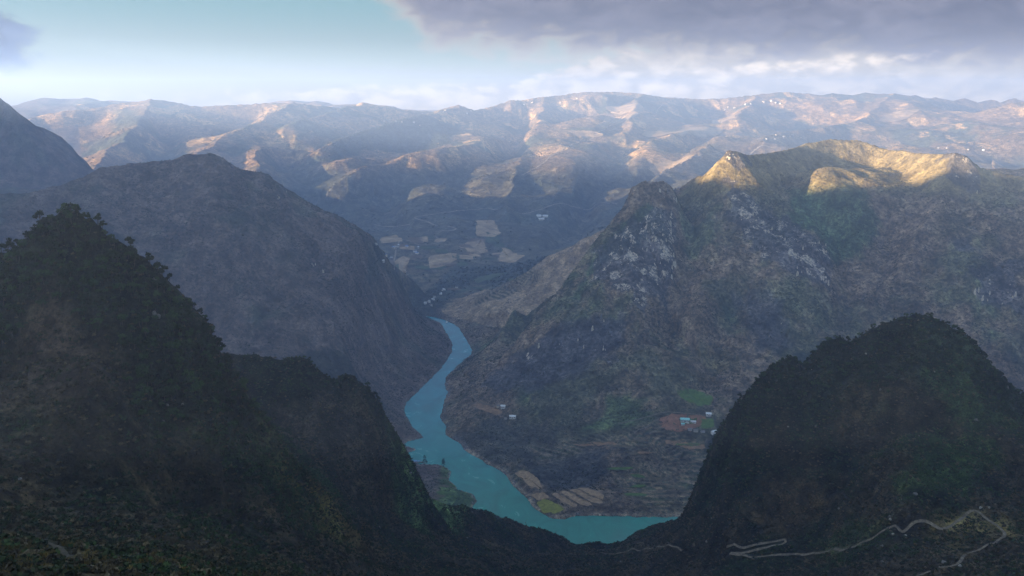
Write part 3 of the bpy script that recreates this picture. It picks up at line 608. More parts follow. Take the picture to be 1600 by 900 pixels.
for poly, m, lab, lift in (
    ([(1056, 613), (1078, 608), (1096, 612), (1113, 619), (1112, 632), (1092, 636), (1072, 627)], 'green', 'small bright green crop field on the slope above the red yard', .4),
    ([(1032, 652), (1060, 647), (1104, 650), (1097, 662), (1080, 674), (1044, 674), (1028, 665)], 'red', 'red bare earth yard round the white school building', .3),
    ([(1060, 655), (1090, 653), (1086, 662), (1066, 665)], 'green', 'grass plot inside the red earth yard', .5),
    ([(1096, 655), (1115, 655), (1116, 668), (1096, 670)], 'green', 'green plot between the red yard and the wooded hill', .4),
    ([(1040, 688), (1070, 690), (1103, 696), (1100, 701), (1060, 697), (1038, 693)], 'orange', 'orange earth terrace below the red yard', .5),
    ([(838, 786), (853, 780), (868, 788), (884, 797), (868, 804), (848, 802)], 'yellow', 'yellow green crop field at the tip of the right bank', .5),
    ([(829, 774), (848, 769), (860, 778), (842, 783)], 'tan', 'bare tan plot beside the yellow green field', .5),
    ([(862, 773), (869, 770), (888, 782), (903, 790), (897, 794), (878, 784)], 'tan', 'leftmost of the four long tilled strips by the river bend', .5),
    ([(875, 769), (884, 767), (905, 779), (926, 789), (912, 792), (893, 781)], 'tan', 'second of the four long tilled strips by the river bend', .5),
    ([(889, 766), (898, 764), (920, 775), (941, 783), (941, 789), (915, 782)], 'tan', 'third of the four long tilled strips by the river bend', .5),
    ([(902, 763), (912, 762), (944, 774), (943, 781), (920, 773)], 'tan', 'rightmost of the four long tilled strips by the river bend', .5),
    ([(737, 633), (750, 630), (770, 637), (788, 646), (772, 649), (750, 641)], 'orange', 'ploughed brown plot below the cliff on the right bank', .5),
    ([(803, 740), (820, 735), (838, 745), (850, 765), (830, 762)], 'tan', 'dull brown terrace rising from the right bank', .4),
    ([(1012, 262), (1048, 250), (1086, 243), (1062, 260), (1016, 268)], 'fartan', 'golden sunlit field on the far hill beside the dark slope', 5),
    ([(945, 165), (985, 163), (1007, 168), (1002, 178), (962, 181), (950, 175)], 'fartan', 'pale bare hilltop patch high on the far ridge', 6),
    ([(880, 205), (915, 205), (945, 210), (940, 215), (900, 213)], 'fartan', 'narrow tan field left of the ravine on the far hills', 5),
    ([(1010, 207), (1070, 202), (1128, 200), (1128, 207), (1060, 214), (1005, 214)], 'fartan', 'long golden field on the far shelf above the ravine', 6),
    ([(927, 196), (955, 184), (985, 178), (1000, 181), (955, 196), (936, 203)], 'fartan', 'pale slanting field below the bare hilltop', 6),
    ([(1105, 186), (1150, 180), (1152, 186), (1112, 192)], 'fartan', 'tan field under the hill with the white village', 6),
    ([(1200, 172), (1236, 170), (1236, 175), (1202, 177)], 'fartan', 'orange tan field right of the white village', 6),
    ([(1385, 178), (1440, 172), (1410, 190), (1370, 190)], 'fartan', 'faint tan field on the shaded far slope at right', 6),
    ([(1495, 252), (1560, 250), (1562, 256), (1500, 258)], 'fartan', 'faint tan field behind the right end of the plateau', 5),
    ([(745, 346), (762, 344), (784, 368), (770, 372), (744, 369)], 'fartan', 'upper tan field on the valley slope', 3),
    ([(723, 381), (755, 375), (762, 395), (735, 401)], 'fartan', 'square tan field in the valley below the road', 3),
    ([(785, 386), (820, 399), (802, 412), (779, 408)], 'fartan', 'tan field at the right edge of the valley fields', 3),
    ([(670, 401), (714, 397), (713, 408), (690, 418), (670, 421)], 'fartan', 'tan terrace field in the middle of the valley', 3),
    ([(596, 372), (622, 368), (622, 379), (594, 382)], 'fartan', 'brown field at the left edge of the valley village', 3),
    ([(648, 372), (668, 370), (669, 379), (650, 381)], 'fartan', 'small tan field above the valley houses', 3),
    ([(606, 402), (645, 398), (641, 411), (604, 415)], 'fartan', 'wide brown field in front of the valley houses', 3),
    ([(760, 363), (782, 369), (780, 383), (758, 380)], 'fargreen', 'dark green field between two tan valley fields', 3),
    ([(740, 438), (775, 428), (800, 426), (770, 436), (745, 444)], 'fargreen', 'pale green field by the houses on the valley floor', 3),
):
    sheet('field', poly, FM[m], lab, 'field', lift)

def patchwork(region, n, wr, hr, kinds, lab, group, lift, seed):
    g = random.Random(seed); xs = [p[0] for p in region]; ys = [p[1] for p in region]; reg = np.array(region, float); k = 0
    while k < n:
        x, y = g.uniform(min(xs), max(xs)), g.uniform(min(ys), max(ys))
        if poly_sd(reg, np.array([x]), np.array([y]))[0] > -2: continue
        w_, h_, sk = g.uniform(*wr), g.uniform(*hr), g.uniform(-4, 4)
        o = sheet('field', [(x - w_ + sk, y - h_ * .8), (x + sk, y - h_), (x + w_ + sk, y - h_ * .6), (x + w_ - sk, y + h_), (x - sk, y + h_ * .8), (x - w_ - sk, y + h_ * .7)], FM[kinds[k % len(kinds)]], lab, 'field', lift + .05 * k, 4, 20)
        o['group'] = group; k += 1
FM['farbrown'] = ground_material('far dark soil', (.10, .075, .055), (.17, .125, .085), .03)
FM['scrubfield'] = ground_material('fallow terrace', (.07, .062, .034), (.15, .115, .07), .15)
patchwork([(600, 372), (720, 366), (800, 385), (815, 410), (720, 428), (640, 432), (600, 405)], 34, (6, 15), (1.6, 4), ('farbrown', 'fargreen', 'fartan', 'farbrown', 'fargreen'), 'small tilled field in the patchwork on the hazy valley floor', 'patchwork fields of the valley floor', 2.0, 3)
patchwork([(700, 452), (780, 432), (830, 425), (800, 448), (730, 470)], 12, (5, 12), (1, 2.2), ('fargreen', 'farbrown', 'fargreen'), 'small green or brown terrace on the slope beyond the river end', 'terraces beyond the river end', 1.5, 4)
patchwork([(900, 690), (1000, 660), (1100, 700), (1090, 760), (1000, 780), (950, 755)], 18, (9, 22), (1.4, 2.8), ('scrubfield', 'green', 'scrubfield', 'orange'), 'narrow fallow terrace strip on the right bank below the red yard', 'terrace strips on the right bank', .35, 5)
patchwork([(640, 738), (695, 742), (725, 772), (725, 785), (650, 780)], 7, (6, 14), (1.2, 2.2), ('green', 'scrubfield'), 'narrow green plot on the river point below the cliff', 'plots on the river point', .35, 6)

def line_pts(pxs, step):
    q = np.array([seen(*t)[:2] for t in pxs]); out = []
    for i_ in range(len(q) - 1):
        p0, p1, p2, p3 = q[max(i_ - 1, 0)], q[i_], q[i_ + 1], q[min(i_ + 2, len(q) - 1)]
        n = max(2, int(np.linalg.norm(p2 - p1) / step))
        for t in np.arange(n) / n:
            out.append(.5 * ((2 * p1) + (p2 - p0) * t + (2 * p0 - 5 * p1 + 4 * p2 - p3) * t * t + (3 * p1 - p0 - 3 * p2 + p3) * t ** 3))
    return np.array(out + [q[-1]])
def path(pxs, width, label, m=M_PATH, step=2.5, lift=.28, name='dirt_path', cat='path'):
    p = line_pts(pxs, step); d = np.gradient(p, axis=0); d /= np.linalg.norm(d, axis=1)[:, None] + 1e-9; nrm = np.stack([-d[:, 1], d[:, 0]], 1)
    ww = width * (1 + .22 * pn(np.arange(len(p)) * .23, np.full(len(p), width), 12)); V, F = [], []
    for k in range(5):
        o_ = p + nrm * (ww * (k / 4 - .5))[:, None]; z = ground(o_[:, 0], o_[:, 1])
        V.append(np.column_stack([o_, z]))
    V = np.array(V); zc = V[:, :, 2].mean(0); V[:, :, 2] = np.maximum(V[:, :, 2], zc[None] - .4) + lift   # a trodden bench: level across
    n = len(p); F = [(k * n + i_, k * n + i_ + 1, (k + 1) * n + i_ + 1, (k + 1) * n + i_) for k in range(4) for i_ in range(n - 1)]
    CLEAR.append((p, width * .5 + 1.5))
    return link(name, new_mesh(name, V.reshape(-1, 3), F, m), label, cat, 'structure')
path([(890, 866), (940, 864), (1000, 861), (1060, 857), (1085, 855)], 1.3, 'thin pale footpath crossing the saddle at the bottom centre')
path([(1135, 856), (1180, 852), (1215, 846), (1227, 844), (1222, 851), (1190, 859), (1140, 867), (1165, 869), (1210, 868), (1250, 867), (1290, 864), (1325, 857), (1355, 845), (1385, 828), (1398, 823), (1405, 830), (1412, 832), (1425, 820), (1445, 815), (1460, 823), (1472, 828), (1490, 820), (1508, 806), (1522, 798), (1532, 803), (1545, 815), (1562, 825), (1570, 836), (1558, 846), (1535, 857), (1510, 866), (1500, 878), (1485, 886), (1450, 895), (1430, 903)], 2.0, 'winding pale earth track looping over the slope below the right hill')
path([(-20, 838), (15, 836), (45, 838), (70, 845), (88, 856), (100, 866), (112, 876)], 1.3, 'short earth path on the dark slope at the bottom left', ground_material('dark trodden earth', (.035, .03, .021), (.075, .063, .044), .35))
path([(735, 571), (745, 572), (752, 584), (748, 596), (741, 603), (738, 612), (742, 622), (752, 630), (775, 634)], 3.0, 'thin pale trail round the foot of the cliff on the right bank', lift=.6, step=5)
path([(965, 662), (1000, 655), (1035, 646), (1070, 646), (1110, 648)], 3.0, 'straight dirt lane along the top of the terraces to the red yard', lift=.5, step=5)
path([(905, 695), (940, 690), (970, 688), (1000, 672), (1030, 655)], 3.0, 'dirt lane slanting up beside the green terraces', lift=.5, step=5)
path([(964, 320), (930, 322), (890, 323), (850, 326), (800, 328), (760, 327), (730, 329), (700, 333), (670, 337), (648, 341), (662, 346), (690, 354), (713, 359), (700, 362), (680, 363)], 9, 'pale hairpin road crossing the far valley slope', M_FARROAD, 20, 3.5, 'road', 'road')
path([(1085, 246), (1120, 241), (1180, 236), (1215, 232)], 9, 'pale road on the far shelf behind the rock tooth', M_FARROAD, 20, 4, 'road', 'road')
path([(815, 275), (855, 250), (905, 222), (940, 205), (985, 185), (1035, 165)], 8, 'faint road climbing the sunlit far hills to the ridge', M_FARROAD, 20, 4, 'road', 'road')
path([(840, 205), (890, 210), (930, 218)], 10, 'pale track on the sunlit hill left of the ravine', M_FARROAD, 20, 4, 'road', 'road')
path([(290, 232), (330, 226), (375, 218), (400, 214)], 10, 'pale road on the far hills at left', M_FARROAD, 20, 4, 'road', 'road')
path([(585, 352), (610, 355), (640, 352)], 8, 'faint road into the valley village', M_FARROAD, 20, 3, 'road', 'road')
path([(598, 393), (620, 387), (660, 384), (690, 378), (680, 370)], 7, 'lane through the valley village', M_FARROAD, 15, 3, 'road', 'road')
def cleared(p):
    k = np.ones(len(p), bool)
    for q, r_ in CLEAR:
        lo, hi = q.min(0) - r_, q.max(0) + r_
        m = np.nonzero((p[:, 0] > lo[0]) & (p[:, 0] < hi[0]) & (p[:, 1] > lo[1]) & (p[:, 1] < hi[1]))[0]
        if len(m): k[m] &= (((p[m, None, :2] - q[None]) ** 2).sum(-1).min(1) > r_ * r_)
    return p[k]

# ------------------------------------------------------------------ vegetation
rnd = random.Random(11)
def leaf_material(name, c1, c2):
    m, n = mat(name)
    oi = n.n('ShaderNodeObjectInfo').outputs['Random']
    pos = n.n('ShaderNodeNewGeometry').outputs['Position']
    f = n.math('ADD', n.math('MULTIPLY', n.n('ShaderNodeNewGeometry').outputs['Random Per Island'], .55), n.math('MULTIPLY', n.lin(n.noise(pos, 0.05, 3), .35, .65, 0, 1), .45))
    c = n.mix(f, c1, c2)
    bs = n.n('ShaderNodeBsdfPrincipled', ins={'Base Color': c, 'Roughness': 0.85, 'Specular IOR Level': 0.15})
    n.n('ShaderNodeOutputMaterial', ins={0: bs.outputs[0]}); return m
def plain(name, col, rough=.8, scale=1.5, var=.35):
    m, n = mat(name)
    tc_ = n.n('ShaderNodeTexCoord').outputs['Object']
    v = n.lin(n.noise(tc_, scale, 5, .6), .3, .7, 1 - var, 1 + var)
    c = n.mix(1.0, col, n.vec(v, v, v), 'MULTIPLY')
    bs = n.n('ShaderNodeBsdfPrincipled', ins={'Base Color': c, 'Roughness': rough, 'Specular IOR Level': .25})
    n.n('ShaderNodeOutputMaterial', ins={0: bs.outputs[0]}); return m
M_LEAF = leaf_material('dark leaves', (.008, .012, .006), (.036, .048, .018))
M_LEAF2 = leaf_material('green leaves', (.020, .036, .012), (.050, .078, .024))
M_PINE = leaf_material('pine needles', (.012, .022, .014), (.03, .045, .024))
M_DRY = leaf_material('dry scrub', (.010, .009, .005), (.060, .046, .023))
M_GOLDB = leaf_material('yellow scrub', (.09, .065, .02), (.19, .135, .04))
M_MIDB = leaf_material('hill scrub', (.032, .036, .020), (.088, .082, .046))
M_BARK = plain('bark', (.06, .048, .038, 1), .9, 4)
M_TWIG = plain('grey twigs', (.075, .066, .056, 1), .9, 4)

def tube(V, F, p, q, r0, r1, k=5):
    p = np.array(p, float); q = np.array(q, float); d = q - p; d /= np.linalg.norm(d) + 1e-9
    a = np.cross(d, (0.3, 1, 0.2)); a /= np.linalg.norm(a); b = np.cross(d, a); n0 = len(V)
    for c_, r in ((p, r0), (q, r1)):
        for i in range(k):
            t = 2 * math.pi * i / k; V.append(tuple(c_ + r * (math.cos(t) * a + math.sin(t) * b)))
    for i in range(k): F.append((n0 + i, n0 + (i + 1) % k, n0 + k + (i + 1) % k, n0 + k + i))
def leaves(V, F, c, rad, n, size, g, flat=1.0):
    """n small leaf sprays scattered through an ellipsoid clump"""
    for _ in range(n):
        d = g.normal(size=3); d /= np.linalg.norm(d) + 1e-9
        p = np.array(c) + d * np.array([rad, rad, rad * flat]) * (g.random() ** .45)
        a = g.normal(size=3); a /= np.linalg.norm(a); b = np.cross(a, d + .2 * g.normal(size=3)); b /= np.linalg.norm(b) + 1e-9
        s_ = size * (.6 + .8 * g.random()); n0 = len(V)
        V.extend([tuple(p - a * s_ - b * s_ * .5), tuple(p + a * s_ * .2 - b * s_ * .7), tuple(p + a * s_ + b * s_ * .4), tuple(p - a * s_ * .3 + b * s_ * .7)])
        F.append((n0, n0 + 1, n0 + 2, n0 + 3))
def broadleaf(seed, h=5.0, w=2.2, nleaf=300):
    """trunk and crown of a ragged broadleaf tree"""
    g = np.random.default_rng(seed); TV, TF, CV, CF = [], [], [], []
    lean = g.normal(size=2) * .12 * h; fork = np.array([lean[0] * .5, lean[1] * .5, h * .42])
    tube(TV, TF, (0, 0, -1.2), fork, .045 * h, .03 * h, 6)
    k = int(g.integers(6, 9))
    for i in range(k):
        t = 2 * math.pi * (i + g.random() * .7) / k; rr = w * (.35 + .55 * g.random()) * (0.25 if i == 0 else 1)
        e = np.array([lean[0] + rr * math.cos(t), lean[1] + rr * math.sin(t), h * (.50 + .38 * g.random())])
        if i == 0: e[2] = h * .9
        tube(TV, TF, fork, e, .022 * h, .008 * h, 4)
        leaves(CV, CF, e, w * (.36 + .26 * g.random()), nleaf // k, .066 * h, g, .8)
    return (TV, TF), (CV, CF)
def pine(seed, h=14.0):
    g = np.random.default_rng(seed); TV, TF, CV, CF = [], [], [], []
    tube(TV, TF, (0, 0, -1), (.2, 0, h), .022 * h, .006 * h, 6)
    for i in range(9):
        z = h * (.34 + .62 * i / 8); L = h * .2 * (1 - .6 * (i / 8)) * (.7 + .5 * g.random())
        for q_ in range(4):
            t = i * 1.3 + q_ * 1.57 + g.random() * .5; e = (L * math.cos(t), L * math.sin(t), z + .12 * L)
            if g.random() < .2: continue
            tube(TV, TF, (0, 0, z), e, .006 * h, .003 * h, 4)
            leaves(CV, CF, e, L * .42, 12, .032 * h, g, .45)
    return (TV, TF), (CV, CF)
def bare(seed, h=8.0):
    g = np.random.default_rng(seed); TV, TF = [], []
    def grow(p, d, L, r, lev):
        q_ = p + d * L; tube(TV, TF, p, q_, r, r * .6, 5 if lev < 2 else 3)
        if lev < 4:
            for _ in range(int(g.integers(2, 4))):
                nd = d + g.normal(size=3) * .55; nd[2] += .12; nd /= np.linalg.norm(nd); grow(q_, nd, L * (.55 + .25 * g.random()), r * .6, lev + 1)
    grow(np.array([0, 0, -1.0]), np.array([.05, 0, 1.0]), h * .36, .018 * h, 0)
    return TV, TF
def bush(seed, n=34, r=1.0):
    g = np.random.default_rng(seed); V, F = [], []
    for i in range(4):
        c_ = g.normal(size=3) * r * .42; c_[2] = abs(c_[2]) * .7 + .3 * r
        leaves(V, F, c_, r * .55, n // 4, .3 * r, g, .8)
    return V, F

# where plants stand: weighted by ground area and seen from the viewpoint side
_c00, _c10, _c01 = XYZ[QUAD[:, 3]], XYZ[QUAD[:, 0]], XYZ[QUAD[:, 2]]
_nrm = np.cross(_c01 - _c00, _c10 - _c00); QA = np.linalg.norm(_nrm, axis=1); _nrm /= QA[:, None] + 1e-9
_nrm *= np.sign(_nrm[:, 2:3] + 1e-12)
QC = XYZ[QUAD].mean(1); _dist = np.linalg.norm(QC, axis=1)
QFACE = -(QC * _nrm).sum(1) / _dist                 # >0: faces the viewpoint
_rat = (GZ / GR); _vis = np.maximum.accumulate(_rat, axis=0)
QVIS = ((_rat + 9.0 / GR >= _vis)[:-1, :-1]).ravel()   # the top of a plant here can be seen
_QAZ = np.degrees(np.arctan2(QC[:, 0], QC[:, 1]))
def scatter_on(sel, dens, seed):
    """random points on the land; dens: plants per square metre, per quad"""
    g = np.random.default_rng(seed); ii = np.nonzero(sel & QVIS & (np.abs(_QAZ) < 35.5) & (QFACE > -.35))[0]
    n = g.poisson(QA[ii] * (dens[ii] if isinstance(dens, np.ndarray) else dens)); k = np.repeat(ii, n)
    u, v = g.random(len(k)), g.random(len(k)); c_ = XYZ[QUAD[k]]
    p = (c_[:, 3] * (1 - u)[:, None] + c_[:, 2] * u[:, None]) * (1 - v)[:, None] + (c_[:, 0] * (1 - u)[:, None] + c_[:, 1] * u[:, None]) * v[:, None]
    return cleared(p)
_qf = QUAD[:, 0]
TFREE = 1 - .92 * np.clip(T1 + T2 + T3 + T4 * .6 + T5 + T6, 0, 1)[_qf]
QW = WOOD[_qf]; QRK = ROCK[_qf]; QRIV = griv[_qf]

def grove(name, label, cat, pts, scale, protos, seed):
    """plants nobody could count: one object, copies of a few plants set on the land"""
    g = np.random.default_rng(seed); n = len(pts)
    me = bpy.data.meshes.new(name); me.vertices.add(n); me.vertices.foreach_set('co', pts.astype(np.float32).ravel())
    for an, ty, arr in (('scl', 'FLOAT', scale), ('rot', 'FLOAT', g.random(n) * 6.283), ('pick', 'INT', g.integers(0, len(protos), n))):
        at = me.attributes.new(an, ty, 'POINT'); at.data.foreach_set('value', arr.astype(np.int32 if ty == 'INT' else np.float32))
    o = link(name, me, label, cat, 'stuff')
    t = bpy.data.node_groups.new(name, 'GeometryNodeTree')
    t.interface.new_socket('Geometry', in_out='INPUT', socket_type='NodeSocketGeometry'); t.interface.new_socket('Geometry', in_out='OUTPUT', socket_type='NodeSocketGeometry')
    n_ = Nodes(t); gi = n_.n('NodeGroupInput'); go = n_.n('NodeGroupOutput')
    jn = n_.n('GeometryNodeJoinGeometry')
    for pr in reversed(protos):
        oi = n_.n('GeometryNodeObjectInfo'); oi.inputs['Object'].default_value = pr; oi.inputs['As Instance'].default_value = True
        t.links.new(oi.outputs['Geometry'], jn.inputs[0])
    def attr(nm, ty):
        a_ = n_.n('GeometryNodeInputNamedAttribute', data_type=ty); a_.inputs['Name'].default_value = nm; return a_.outputs[0]
    rv = n_.n('ShaderNodeCombineXYZ'); t.links.new(attr('rot', 'FLOAT'), rv.inputs[2])
    ip = n_.n('GeometryNodeInstanceOnPoints'); ip.inputs['Pick Instance'].default_value = True
    t.links.new(gi.outputs[0], ip.inputs['Points']); t.links.new(jn.outputs[0], ip.inputs['Instance'])
    t.links.new(attr('pick', 'INT'), ip.inputs['Instance Index']); t.links.new(rv.outputs[0], ip.inputs['Rotation']); t.links.new(attr('scl', 'FLOAT'), ip.inputs['Scale'])
    t.links.new(ip.outputs[0], go.inputs[0])
    md = o.modifiers.new('plants', 'NODES'); md.node_group = t
    return o
def proto(name, parts):
    """a plant used only as a source of copies in a grove (not itself in the scene)"""
    V, F, mats, mi = [], [], [], []
    for (v, f), m in parts:
        n0 = len(V); V += list(v); F += [tuple(i + n0 for i in q_) for q_ in f]; mi += [len(mats)] * len(f); mats.append(m)
    me = new_mesh(name, V, F, mats, False); me.polygons.foreach_set('material_index', np.array(mi, np.int32))
    return bpy.data.objects.new(name, me)

TREES = [broadleaf(100 + i, 4.4 + .5 * (i % 3), 1.7 + .25 * (i % 4), 380) for i in range(6)]
tree_src = [proto('wood_tree', [(T[0], M_BARK), (T[1], M_LEAF if i % 3 else M_LEAF2)]) for i, T in enumerate(TREES)]
M_PALE = leaf_material('pale dry grass', (.05, .040, .022), (.13, .10, .055))
bush_dry = [proto('scrub_bush', [(bush(200 + i, 44), (M_DRY, M_LEAF, M_PALE, M_DRY, M_LEAF)[i % 5])]) for i in range(5)]
bush_grn = [proto('green_bush', [(bush(220 + i, 40), M_LEAF2)]) for i in range(3)]
bush_gold = [proto('yellow_bush', [(bush(230 + i, 40), M_GOLDB)]) for i in range(3)]
bush_mid = [proto('hill_bush', [(bush(240 + i, 20), M_MIDB if i % 2 else M_LEAF)]) for i in range(4)]

# woods on the near hills: the 300 trees that show largest are trees of their own, the rest one wood
nearq = np.isin(own[_qf], (0, 1, 2, 3))
wp = scatter_on(nearq & (QW > .15), 0.10 * QW * (1 - .85 * sst(.55, .8, QRK)), 31)
wsc = (.45 + .85 * np.random.default_rng(5).random(len(wp)) ** 1.6) * np.where(np.linalg.norm(wp, axis=1) > 600, 1.0, .95)
wsc = np.where(np.linalg.norm(wp, axis=1) > 600, wsc * .75, wsc)
order = np.argsort(-wsc / np.linalg.norm(wp, axis=1)); lead, rest = order[:290], order[290:]
grove('wood', 'dark broadleaf wood covering the three near hills', 'wood', wp[rest], wsc[rest], tree_src, 41)
tree_me = [(new_mesh('trunk', *T[0], M_BARK, False), new_mesh('crown', *T[1], M_LEAF if i % 3 else M_LEAF2, False)) for i, T in enumerate(TREES)]
def plant_tree(name, mes, loc, scale, rot, label, cat, group=None, names=('trunk', 'crown')):
    e = bpy.data.objects.new(name, None); C.objects.link(e); e.location = loc; e.rotation_euler = (0, 0, rot); e.scale = (scale,) * 3
    e['label'] = label; e['category'] = cat
    if group: e['group'] = group
    for nm, me in zip(names, mes): link(nm, me, parent=e)
    return e
def px_of(p):
    d = p[1] * CP - p[2] * SP; return 800 + FPX * p[0] / d, 450 - FPX * (p[1] * SP + p[2] * CP) / d
PLACES = [(lambda p, x, y: p[1] > 560 and p[0] < 60, 'small dark tree on the lower hill with the grey cliff', 'trees on the cliff hill'),
          (lambda p, x, y: p[1] > 560, 'small dark tree in the wood on the broad hill on the right', 'trees on the broad right hill'),
          (lambda p, x, y: y < 400 and x < 200, 'dark tree among rocks round the tip of the pointed hill on the left', 'trees on the rocky tip'),
          (lambda p, x, y: x < 110 and y < 560, 'dark tree on the left flank of the pointed hill by the frame edge', 'trees on the left flank'),
          (lambda p, x, y: x > 230 and y < 520, 'dark tree on the upper right skyline flank of the pointed hill', 'trees on the upper right flank'),
          (lambda p, x, y: x > 280, 'dark tree on the lower right flank of the pointed hill', 'trees on the lower right flank'),
          (lambda p, x, y: y < 480, 'dark tree on the upper face of the pointed hill below its rocky tip', 'trees on the upper face'),
          (lambda p, x, y: x > 170, 'dark tree in the thick green belt across the middle of the pointed hill', 'trees in the middle belt'),
          (lambda p, x, y: True, 'dark tree near the bare brown patch on the pointed hill', 'trees by the bare patch')]
for k, i in enumerate(lead):
    p = wp[i]; x_, y_ = px_of(p); _, lab, grp = next(t for t in PLACES if t[0](p, x_, y_))
    plant_tree('broadleaf_tree', tree_me[k % 6], p, wsc[i], rnd.random() * 6.28, lab, 'tree', grp)
# scrub
q_near = nearq & (QRIV > 20)
d_ = np.where(_dist < 330, .32, .20) * (1 - .35 * QW) * (1 - .6 * sst(.6, .85, QRK)) * (.75 + .7 * sst(-.25, .3, fbm(QC[:, 0], QC[:, 1], 35, 4, .6, 150)))
sp_ = scatter_on(q_near & (_dist > 130), d_, 32); g_ = np.random.default_rng(6)
grove('scrub', 'low dark scrub over the near slopes', 'scrub', sp_, g_.uniform(.4, 1.3, len(sp_)) ** 1.3, bush_dry, 42)
grn = np.clip(COV[_qf, 1] / (COV[_qf].sum(1) + 1e-6) - .36, 0, .1) * 10
gp = scatter_on(q_near & (_dist > 130), .05 * grn * 3.5 * (1 - QW), 33)
grove('green_scrub', 'bright green bushes in patches on the near slopes', 'scrub', gp, g_.uniform(.5, 1.5, len(gp)), bush_grn, 43)
yl = area([(440, 715), (470, 745), (530, 790), (530, 810), (500, 805), (450, 760)], 6, 12, 40)[_qf] + area([(640, 765), (700, 785), (740, 800), (690, 795)], 6, 8, 40)[_qf] * .5 + area([(0, 850), (100, 870), (250, 885), (250, 900), (0, 900)], 6, 10, 30)[_qf] * .6
yp = scatter_on(nearq & (yl > .05), .10 * yl, 34)
grove('yellow_scrub', 'yellow dry bushes in a streak down the near slope', 'scrub', yp, g_.uniform(.35, 1.1, len(yp)), bush_gold, 44)
midq = np.isin(own[_qf], (4, 6, 7)) & (QRIV > 12) & (QC[:, 1] < 3300)
dens = .026 * (.25 + 1.1 * sst(-.2, .3, fbm(QC[:, 0], QC[:, 1], 140, 5, .6, 151))) * np.where(own[_qf] == 7, .18, 1) * (1 - .75 * sst(-300, -240, QC[:, 2]) * (own[_qf] == 6))
mp = scatter_on(midq, dens * TFREE, 35)
grove('hill_scrub', 'bushes and low trees speckled over the mountains across the river', 'scrub', mp, g_.uniform(.8, 2.9, len(mp)), bush_mid, 45)
farq = (own[_qf] == 8) & (QC[:, 1] > 3000) & (QC[:, 1] < 7800)
pf = area([(520, 215), (600, 190), (720, 190), (700, 225), (590, 235), (500, 255)], 60, 80, 400)[_qf] + .9 * area([(580, 445), (640, 430), (760, 415), (850, 400), (820, 430), (740, 440), (640, 470)], 20, 30, 100)[_qf] + .35 * sst(.1, .35, fbm(QC[:, 0], QC[:, 1], 500, 5, .6, 152)) + .06
fp = scatter_on(farq, .0022 * pf * TFREE, 36)
grove('far_wood', 'pine woods and thickets on the distant hills', 'wood', fp, g_.uniform(4, 8.5, len(fp)), bush_mid, 46)

# ------------------------------------------------------------------ single trees that stand out
def height_px(px, py, n): return n * np.linalg.norm(seen(px, py)) / FPX
for px, py, n, lab, sd in ((664, 729, 18, 'tall dark pine standing alone on the green river point', 1), (693, 730, 14, 'shorter pine right of the tall pine on the river point', 2)):
    T = pine(300 + sd, height_px(px, py, n)); plant_tree('pine_tree', (new_mesh('trunk', *T[0], M_BARK, False), new_mesh('crown', *T[1], M_PINE, False)), seen(px, py), 1, sd, lab, 'tree')
for px, py, n, lab, sd in ((775, 808, 12, 'bare tree on the rim against the river, leftmost of three', 1), (822, 820, 13, 'bare forked tree in the middle of the rim against the river', 2), (868, 835, 11, 'small bare tree on the rim near the lowest dip', 3)):
    e = plant_tree('bare_tree', (), seen(px, py + 2), 1, sd, lab, 'tree'); link('branches', new_mesh('branches', *bare(320 + sd, height_px(px, py + 2, n)), M_TWIG, False), parent=e)
for px, py, n, lab, sd, ln in ((22, 392, 20, 'lone leaning tree with two leaf clumps on the far left skyline', 1, -.5), (291, 478, 15, 'upright round tree standing out of the right skyline of the pointed hill', 2, 0), (308, 500, 10, 'small wispy tree below the upright tree on the hill skyline', 3, .2)):
    T = broadleaf(330 + sd, height_px(px, py + 3, n), height_px(px, py + 3, n) * .28, 130)
    e = plant_tree('broadleaf_tree', (new_mesh('trunk', *T[0], M_BARK, False), new_mesh('crown', *T[1], M_LEAF, False)), seen(px, py + 3), 1, sd, lab, 'tree'); e.rotation_euler = (0, ln, 0)
for px, py, n, lab, sd in ((1171, 836, 16, 'dark round bush alone beside the looping track', 1), (1169, 893, 14, 'dark bush at the bottom edge below the track', 2), (695, 802, 10, 'dark upright bush on the rim beside the river point', 3)):
    T = broadleaf(340 + sd, height_px(px, py, n), height_px(px, py, n) * .42, 160)
    plant_tree('broadleaf_tree', (new_mesh('trunk', *T[0], M_BARK, False), new_mesh('crown', *T[1], M_LEAF, False)), seen(px, py), 1, sd, lab, 'tree')

# ------------------------------------------------------------------ rocks
def rock_mesh(name, seed, m, sx=1, sy=1, sz=1, sub=2):
    import bmesh
    bm = bmesh.new(); bmesh.ops.create_icosphere(bm, subdivisions=sub, radius=1); g = np.random.default_rng(seed); of = g.random(3) * 50
    for v in bm.verts:
        c_ = v.co; k = 1 + .35 * float(pn(np.array([c_.x * 1.3 + of[0]]), np.array([c_.y * 1.3 + c_.z * 1.1 + of[1]]), 3)[0]) + .18 * float(pn(np.array([c_.x * 3.1 + of[2]]), np.array([c_.z * 3 - c_.y * 2 + of[1]]), 4)[0])
        v.co = (c_.x * k * sx, c_.y * k * sy, c_.z * k * sz)
    me = bpy.data.meshes.new(name); bm.to_mesh(me); bm.free(); me.materials.append(m); return me
M_LIME = plain('pale limestone', (.20, .19, .17, 1), .9, 1.2, .45); M_GREY = plain('grey limestone', (.12, .112, .105, 1), .9, 1.0, .5)
rock_src = [bpy.data.objects.new('rock', rock_mesh('rock', 400 + i, M_GREY if i % 4 else M_LIME, 1, .8, .8 + .3 * (i % 2))) for i in range(6)]
M_CRAG = plain('bare limestone', (.40, .345, .27, 1), .9, 1.0, .4)
